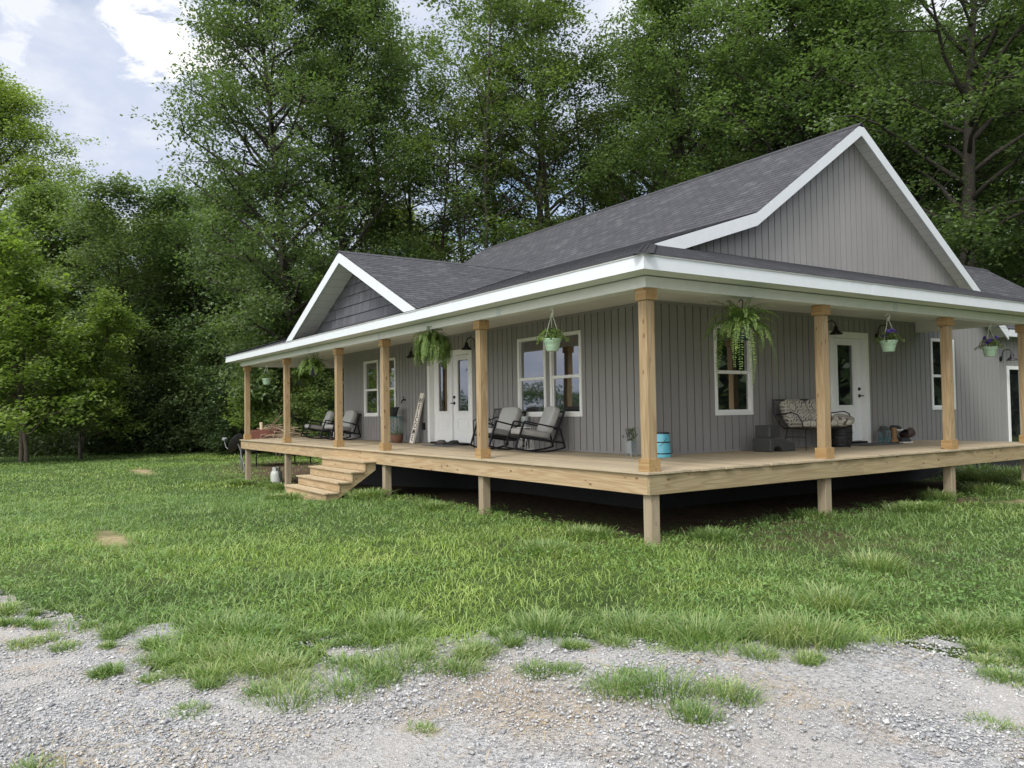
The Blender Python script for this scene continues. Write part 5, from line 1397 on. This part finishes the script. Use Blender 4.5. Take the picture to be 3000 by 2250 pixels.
# behind the house
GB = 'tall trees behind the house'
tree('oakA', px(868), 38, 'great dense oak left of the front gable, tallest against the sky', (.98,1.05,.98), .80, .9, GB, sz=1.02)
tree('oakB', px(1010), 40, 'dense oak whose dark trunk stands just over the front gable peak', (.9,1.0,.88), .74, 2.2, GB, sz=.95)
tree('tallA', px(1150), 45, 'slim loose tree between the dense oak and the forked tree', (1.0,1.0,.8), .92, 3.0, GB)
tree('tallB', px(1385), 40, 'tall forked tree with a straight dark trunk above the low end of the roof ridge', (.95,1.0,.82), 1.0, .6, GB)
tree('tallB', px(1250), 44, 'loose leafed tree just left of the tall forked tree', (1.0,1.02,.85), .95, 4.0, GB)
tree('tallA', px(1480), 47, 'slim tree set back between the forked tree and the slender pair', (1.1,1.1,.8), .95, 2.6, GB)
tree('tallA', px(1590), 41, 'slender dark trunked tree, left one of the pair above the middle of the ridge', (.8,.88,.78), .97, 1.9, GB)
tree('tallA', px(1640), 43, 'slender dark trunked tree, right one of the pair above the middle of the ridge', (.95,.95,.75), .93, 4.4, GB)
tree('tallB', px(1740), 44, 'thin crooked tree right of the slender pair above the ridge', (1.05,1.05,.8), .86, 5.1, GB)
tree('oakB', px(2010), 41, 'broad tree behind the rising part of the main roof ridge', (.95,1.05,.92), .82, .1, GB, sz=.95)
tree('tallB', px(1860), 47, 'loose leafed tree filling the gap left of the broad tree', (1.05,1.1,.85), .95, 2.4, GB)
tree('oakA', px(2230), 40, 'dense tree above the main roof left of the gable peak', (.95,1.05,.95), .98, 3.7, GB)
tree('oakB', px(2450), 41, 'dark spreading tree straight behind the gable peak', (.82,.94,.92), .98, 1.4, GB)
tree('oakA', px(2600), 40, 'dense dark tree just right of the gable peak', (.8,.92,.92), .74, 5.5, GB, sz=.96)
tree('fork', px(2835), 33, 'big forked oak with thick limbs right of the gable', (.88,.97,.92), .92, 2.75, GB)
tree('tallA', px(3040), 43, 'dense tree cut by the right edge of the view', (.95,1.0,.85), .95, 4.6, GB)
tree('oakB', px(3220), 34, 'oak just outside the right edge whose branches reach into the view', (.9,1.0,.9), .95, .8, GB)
for k_, (u_, d_, a_) in enumerate(((1930,50,1.1),(2130,52,2.6),(2340,50,3.9),(2540,51,5.0),(2740,48,.3),(2960,47,4.2),(3130,49,2.0))):
    tree('oakA' if k_ % 2 else 'oakB', px(u_), d_, 'dense tree set back behind the first row to the right of the ridge', (1.0,1.08,1.0), .8, a_, 'set back trees behind the gable', sz=.97)
# deeper in the wood: paler tints stand in for sun from behind, filling the gaps under the canopy
rb = random.Random(17)
u = 560
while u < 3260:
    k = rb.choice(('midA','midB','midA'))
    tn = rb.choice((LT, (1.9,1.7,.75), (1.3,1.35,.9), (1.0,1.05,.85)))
    tree(k, px(u+rb.uniform(-40,40)), rb.uniform(52,62), 'pale sunlight-tinted tree deep in the wood, showing below the tall crowns behind the roof', tn, rb.uniform(.9,1.15), rb.uniform(0,6.28), 'pale trees deep in the wood')
    u += 150
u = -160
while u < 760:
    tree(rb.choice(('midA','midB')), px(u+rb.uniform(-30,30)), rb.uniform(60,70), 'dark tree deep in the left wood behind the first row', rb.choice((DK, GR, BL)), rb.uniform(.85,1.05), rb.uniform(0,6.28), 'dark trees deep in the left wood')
    u += 170
# low growth closing the foot of the wood: beyond counting
r_ = np.random.default_rng(41); Cs = []
for (b0, b1, dn, n, hh) in ((-260, 760, 43.5, 900, 1.5), (-260, 760, 48, 500, 3.2), (700, 3200, 44, 900, 3.6), (560, 3200, 50, 600, 5.5)):
    for k in range(n):
        d = dn*r_.uniform(.97,1.12); x, y = bearing(px(r_.uniform(b0, b1)), d); z = float(ground_z(x, y)); m_ = 34
        h_ = hh*r_.uniform(.1,1.0)
        Cs.append(np.array([x, y, z+h_]) + r_.normal(size=(m_,3))*np.array([.45,.45,.28]))
C = np.vstack(Cs); C = C[C[:,2] > -1.6]
V = leaf_verts(C, r_, .11, .3)
o = npmesh('undergrowth', V.reshape(-1,3), np.arange(len(C)*4).reshape(-1,4), M['shoot']); o.color = (.9,.95,.8,1); tag(o, kind='stuff')
tag(o, 'dark leafy undergrowth along the foot of the wood', 'undergrowth')
# wood on the far side of the drive, behind the photographer: it shows only as the dark skyline in the window panes
Cs = []
for k in range(2400):
    a = r_.uniform(-2.95,-.2); d = r_.uniform(250,330); h_ = r_.uniform(0,1)**.8*(7.5+2.0*math.sin(a*19)+1.6*math.sin(a*53)); 
    if k % 3 == 0: a = r_.uniform(.25,1.72); d = r_.uniform(42,55); h_ = r_.uniform(0,15)
    sp_ = 3.0 if k % 3 else 1.3; nl_ = 44 if k % 3 else 90
    c0 = np.array([EYE.x+d*math.cos(a), EYE.y+d*math.sin(a), 0.]); c0[2] = float(ground_z(c0[0], c0[1]))+h_
    Cs.append(c0 + r_.normal(size=(nl_,3))*np.array([sp_,sp_,.6*sp_ if k % 3 == 0 else .8]))
C = np.vstack(Cs); V = leaf_verts(C, r_, .5, .2, .7)
o = npmesh('woods', V.reshape(-1,3), np.arange(len(C)*4).reshape(-1,4), M['shoot']); o.color = (.8,.9,.8,1); tag(o, 'distant wood across the field, mirrored in the windows', 'woods', None, 'stuff')

# ------------------------------------------------------------------ grass
def blades(name, P_, h_, w_, bend, az, mat, r_):
    """curved tapered blades: P (n,3) feet, bend = sideways reach as a share of the height"""
    n = len(P_); d = np.stack([np.cos(az), np.sin(az), np.zeros(n)], 1); s_ = np.stack([-np.sin(az), np.cos(az), np.zeros(n)], 1)
    tw = r_.uniform(-.9,.9,n)[:,None]; s_ = s_*np.cos(tw)+d*np.sin(tw)
    H_ = h_[:,None]; B = (bend*h_)[:,None]; W = w_[:,None]; up = np.array([0,0,1.])
    V = np.empty((n,7,3))
    V[:,0] = P_-s_*W; V[:,1] = P_+s_*W
    m1 = P_+up*H_*.42+d*B*.2; V[:,2] = m1-s_*W*.9; V[:,3] = m1+s_*W*.9
    m2 = P_+up*H_*(.78-.1*np.minimum(B/H_,1.5))+d*B*.55; V[:,4] = m2-s_*W*.6; V[:,5] = m2+s_*W*.6
    V[:,6] = P_+up*H_*(1-.38*np.minimum(B/H_,1.8))+d*B
    i = np.arange(n)[:,None]*7
    q = np.concatenate([i+np.array([[0,1,3,2]]), i+np.array([[2,3,5,4]])]); t = i+np.array([[4,5,6]])
    return npmesh(name, V.reshape(-1,3), [q, t], mat)
def house_block(x, y):
    """under the deck and house nothing grows, apart from a fringe"""
    a = (x > DX+.1)&(x < -.25-.6*vnoise(x, y, .5)**2)&(y > .2+.8*vnoise(x, y, .6)**2)&(y < np.where(x > RX, 9.9, 13))
    b = (x > -10.1)&(x < -7.77)&(y > -1.3)&(y < .3)
    return a | b
def bare_at(x, y, sc_=1.0):
    out = np.zeros(x.shape, bool)
    for args, _ in BARE[2:]:
        out |= (((x-args[0])/args[2])**2+((y-args[1])/args[3])**2 + (vnoise(x, y, .35)-.5)*1.1) < .8*sc_*r_.uniform(.1,1.15,x.shape)
    return out
M['grass'] = leaf_mat('grass_blade', [(.075,.135,.034), (.118,.20,.053), (.165,.262,.075), (.22,.325,.105), (.30,.375,.15)], .34, .42, False, .5, .9, .6, 7.0)
M['weed'] = leaf_mat('weed_leaf', [(.075,.15,.042), (.125,.225,.06), (.21,.33,.11)], .3, .5, False, .35, .5)
r_ = np.random.default_rng(51)
def field(n, d0, d1, pw, b0=-.78, b1=.80):
    f = r_.random(n); d = (d0**pw + f*(d1**pw-d0**pw))**(1/pw)
    x, y = bearing(0, 1); b = r_.uniform(b0, b1, n)
    return EYE.x-.8325*d+.5540*b*d, EYE.y+.5540*d+.8325*b*d, d
NB = 330000
x, y, d = field(NB, 3.2, 55, .55)
L_ = lawn_dist(x, y); ragged = (vnoise(x, y, .55)-.5)*.55 + (vnoise(x, y, .16)-.5)*.25
thin = vnoise(x, y, .9)
keep = (L_ + ragged > .02) & ~house_block(x, y) & ~bare_at(x, y) & (r_.random(NB) < np.where(thin < .25, .55, 1.0))
x, y, d, L_ = x[keep], y[keep], d[keep], L_[keep]; n = len(x)
clump = vnoise(x, y, .42)*.6+vnoise(x+50, y, 1.7)*.4
edge = np.exp(-np.maximum(L_,0)/.5)
h_ = (.045+.085*clump**1.6+.05*edge*clump)*r_.uniform(.5,1.35,n)
tall = r_.random(n) < .02; h_ = np.where(tall, h_*r_.uniform(1.3,2.2,n), h_)
w_ = (.0018+.00040*np.maximum(d-3,0)**.9)*r_.uniform(.6,1.4,n)
P_ = np.stack([x, y, ground_z(x, y)-.004], 1)
o = blades('grass', P_, h_, w_, r_.gamma(2.2,.55,n)+.2, r_.uniform(0,6.283,n), M['grass'], r_); tag(o, 'green lawn grass round the house', 'grass', None, 'stuff')
# coarse tufts: along the ragged lawn edge, on the drive, under the rim of the deck
TUFT = [(2.25,-5.55,.13,.06),(1.82,-5.34,.10,.05),(2.39,-5.05,.25,.11),(2.45,-4.74,.22,.10),(2.44,-4.5,.15,.08),(2.1,-4.91,.18,.08),(3.23,-4.64,.09,.05),(2.23,-4.24,.30,.12),(2.05,-4.55,.2,.1),
        (2.55,-4.02,.20,.10),(2.87,-3.65,.18,.07),(2.97,-3.51,.13,.06),(3.24,-3.25,.07,.05),(3.56,-3.31,.30,.15),(3.42,-3.5,.2,.12),(3.86,-3.08,.18,.13),(3.94,-3.43,.14,.11),(4.39,-1.36,.15,.07),(4.9,-2.34,.13,.05),
        (.17,-6.25,.16,.06),(.44,-6.01,.15,.06),(2.58,-6.32,.15,.06),(2.66,-3.16,.08,.07),(2.62,-2.62,.3,.2),(3.02,-2.42,.33,.24),(3.5,-1.86,.28,.30),(3.38,-2.05,.2,.26),(2.2,-3.15,.3,.2),(1.5,-4.0,.3,.2),
        (.9,-4.9,.5,.16),(.6,-5.0,.4,.14),(1.5,-5.1,.4,.17),(1.85,-4.95,.25,.15),(1.2,-5.35,.3,.12),(4.3,-.6,.3,.24),(4.0,-.8,.25,.2),(3.0,-.9,.3,.26),(2.3,.8,.3,.26),(4.62,-1.1,.2,.2),
        (-.4,-1.2,.4,.2),(-4.8,-.3,.25,.22),(-7.5,-.25,.4,.30),(-7.2,-.5,.3,.3),(-.2,3.3,.3,.2),(.2,5.2,.4,.2),(-8.4,-1.5,.25,.26),(-9.2,-1.6,.2,.2),(-14.2,.1,.4,.25),(-15.6,.2,.35,.25),(-16.8,-.2,.4,.25),(-1,-.1,.4,.2),(.05,1.0,.35,.2),(-.6,10.4,.5,.5),(-1.5,10.6,.5,.5),(-.1,9.6,.4,.35),(-.2,6.6,.25,.3),(-.25,8.2,.4,.3),(-1.1,10.3,.4,.4),(.2,10.6,.4,.4)]
ex, ey = r_.uniform(-6, 5.6, 1500), r_.uniform(-8, 1.5, 1500); el = lawn_dist(ex, ey)
for tx, ty in [(p, q) for p, q, l in zip(ex, ey, el) if -.42 < l < .12][:75]: TUFT.append((tx, ty, float(r_.uniform(.04,.16)), float(r_.uniform(.05,.13))))
xs, ys, hs, bs, azs = [], [], [], [], []
for (tx, ty, tr_, th) in TUFT:
    m_ = int(130+1100*tr_)
    a = r_.uniform(0,6.283,m_); q = tr_*np.sqrt(r_.random(m_))*r_.uniform(.5,1.2,m_)
    xs.append(tx+q*np.cos(a)); ys.append(ty+q*np.sin(a)*.8); hs.append(th*r_.uniform(.5,1.25,m_)); bs.append(r_.uniform(.4,1.6,m_)*(.4+q/tr_*.8)); azs.append(a+r_.normal(0,.7,m_))
x = np.concatenate(xs); y = np.concatenate(ys); h_ = np.concatenate(hs)*.78
P_ = np.stack([x, y, ground_z(x, y)], 1); dd = np.hypot(x-EYE.x, y-EYE.y)
M['tuft'] = leaf_mat('tuft_blade', [(.055,.105,.028), (.09,.165,.042), (.13,.215,.06), (.19,.28,.09), (.31,.35,.16)], .28, .42, False, .5, .6, .8)
o = blades('grass', P_, h_, .002+.0005*np.maximum(dd-3,0)**.9, np.concatenate(bs), np.concatenate(azs), M['tuft'], r_); tag(o, 'coarse grass tufts on the gravel edge and round the deck posts', 'grass', None, 'stuff')
# broad leafed weeds among the grass, thick on the right of the lawn
x, y, d = field(21000, 3.4, 18, .7)
wt = np.clip(.05+.9*(vnoise(x, y, 1.3)-.4)+.4*np.clip((x-1.5)/2,0,1)+.7*np.exp(-np.maximum(np.minimum(np.abs(x+.15), np.abs(y+.0)),0)/.3)*(x < .6)*(y < 10), 0, 1)
keep = (lawn_dist(x, y) > .06) & ~((x > DX+.1)&(x < -.3-.5*r_.random(len(x)))&(y > .3+.5*r_.random(len(x)))&(y < np.where(x > RX, 9.9, 13))) & ~((x > -10.1)&(x < -7.77)&(y > -1.3)&(y < .3)) & (r_.random(len(x)) < wt*.9) & ~bare_at(x, y)
x, y, d = x[keep], y[keep], d[keep]
k = 7; n = len(x); az = r_.uniform(0,6.283,(n,k)); rr = r_.uniform(.012,.055,(n,k)); hz = r_.uniform(.03,.12,(n,1))*r_.uniform(.5,1.1,(n,k))
C = np.stack([x[:,None]+rr*np.cos(az), y[:,None]+rr*np.sin(az), ground_z(x, y)[:,None]+hz], 2).reshape(-1,3)
V = leaf_verts(C, r_, .017, .9, .55); o = npmesh('weeds', V.reshape(-1,3), np.arange(len(C)*4).reshape(-1,4), M['weed']); tag(o, 'low broad leafed weeds growing through the lawn', 'weeds', None, 'stuff')

# ------------------------------------------------------------------ stones and straw on the drive
ICO = np.array([(1,.1,0),(-1,-.1,0),(.2,1,0),(-.2,-1,0),(.15,.1,1),(-.1,0,-1)])
ICF = np.array([(0,2,4),(2,1,4),(1,3,4),(3,0,4),(2,0,5),(1,2,5),(3,1,5),(0,3,5)])
def stone_mat():
    m, nt, b, L = newmat('limestone_chip')
    geo = N(nt, 'ShaderNodeNewGeometry')
    r = ramp(nt, [(0, (.19,.20,.22)), (.25, (.31,.318,.335)), (.6, (.42,.425,.435)), (.93, (.52,.52,.525)), (1, (.36,.30,.23))]); L(geo.outputs['Random Per Island'], r.inputs[0])
    n = N(nt, 'ShaderNodeTexNoise', Scale=70.0, Detail=4.0); v = mapping(nt, L, (1,1,1)); L(v, n.inputs['Vector'])
    rn = ramp(nt, [(.3, (.75,.75,.76)), (.7, (1.1,1.1,1.08))]); L(n.outputs['Fac'], rn.inputs[0])
    L(mixc(nt, L, r.outputs[0], rn.outputs[0], 1.0, 'MULTIPLY'), b.inputs['Base Color']); b.inputs['Roughness'].default_value = .85; b.inputs['Specular IOR Level'].default_value = .25
    return m
NS = 210000
x, y, d = field(NS, 2.6, 15, .35)
L_ = lawn_dist(x, y); fine = vnoise(x, y, 1.3)*.7+vnoise(x+9, y, .4)*.3
keep = (L_ < .12) & (r_.random(NS) < np.clip(1.5-1.5*np.clip(fine-.47,0,1)*2.6, .28, 1))
x, y, d, fine = x[keep], y[keep], d[keep], fine[keep]; n = len(x)
sz = .0056*np.exp(r_.normal(0,.42,n))*np.where(fine > .55, .72, 1.05); sz = np.clip(sz, .003, .022)
V = ICO[None]*r_.uniform(.75,1.2,(n,6,1)) + r_.normal(0,.13,(n,6,3))
V = V*np.stack([r_.uniform(.8,1.5,n), r_.uniform(.7,1.1,n), r_.uniform(.35,.75,n)], 1)[:,None,:]
a = r_.uniform(0,6.283,n); tl = r_.normal(0,.3,n)
ca, sa, ct, st_ = np.cos(a)[:,None], np.sin(a)[:,None], np.cos(tl)[:,None], np.sin(tl)[:,None]
X_, Y_, Z_ = V[...,0], V[...,1]*ct-V[...,2]*st_, V[...,1]*st_+V[...,2]*ct
V = np.stack([X_*ca-Y_*sa, X_*sa+Y_*ca, Z_], 2)*sz[:,None,None]
V += np.stack([x, y, ground_z(x, y)+.012+sz*.25], 1)[:,None,:]
Fc = (np.arange(n)[:,None,None]*6+ICF[None]).reshape(-1,3)
o = npmesh('gravel', V.reshape(-1,3), Fc, stone_mat()); tag(o, 'loose grey crushed stone on the drive', 'gravel', None, 'stuff')
# straw: dead stalks scattered near the tufts
x, y, d = field(16000, 2.8, 12, .4)
dens = np.clip((vnoise(x, y, .6)-.5)*3.2, 0, 1) + .8*np.exp(-((x-3.2)**2+(y+4.0)**2)/.35)
keep = (lawn_dist(x, y) < .1) & (r_.random(len(x)) < dens)
x, y = x[keep], y[keep]; n = len(x); a = r_.uniform(0,6.283,n); Ls = r_.uniform(.012,.06,n)
dx, dy = np.cos(a)*Ls, np.sin(a)*Ls; px_, py_ = -np.sin(a)*.0011, np.cos(a)*.0011; z = ground_z(x, y)+r_.uniform(.016,.03,n); dz = r_.normal(0,.008,n)
V = np.stack([np.stack([x-dx-px_, y-dy-py_, z-dz],1), np.stack([x-dx+px_, y-dy+py_, z-dz],1), np.stack([x+dx+px_, y+dy+py_, z+dz],1), np.stack([x+dx-px_, y+dy-py_, z+dz],1)], 1)
o = npmesh('straw', V.reshape(-1,3), np.arange(n*4).reshape(-1,4), leaf_mat('straw', [(.30,.20,.09),(.44,.33,.17),(.55,.46,.28)], .15, .7, False, .2)); tag(o, 'dry straw strewn on the gravel', 'straw', None, 'stuff')
print('leaves', {k: v[2] for k, v in KIND.items()}, 'grass', NB)
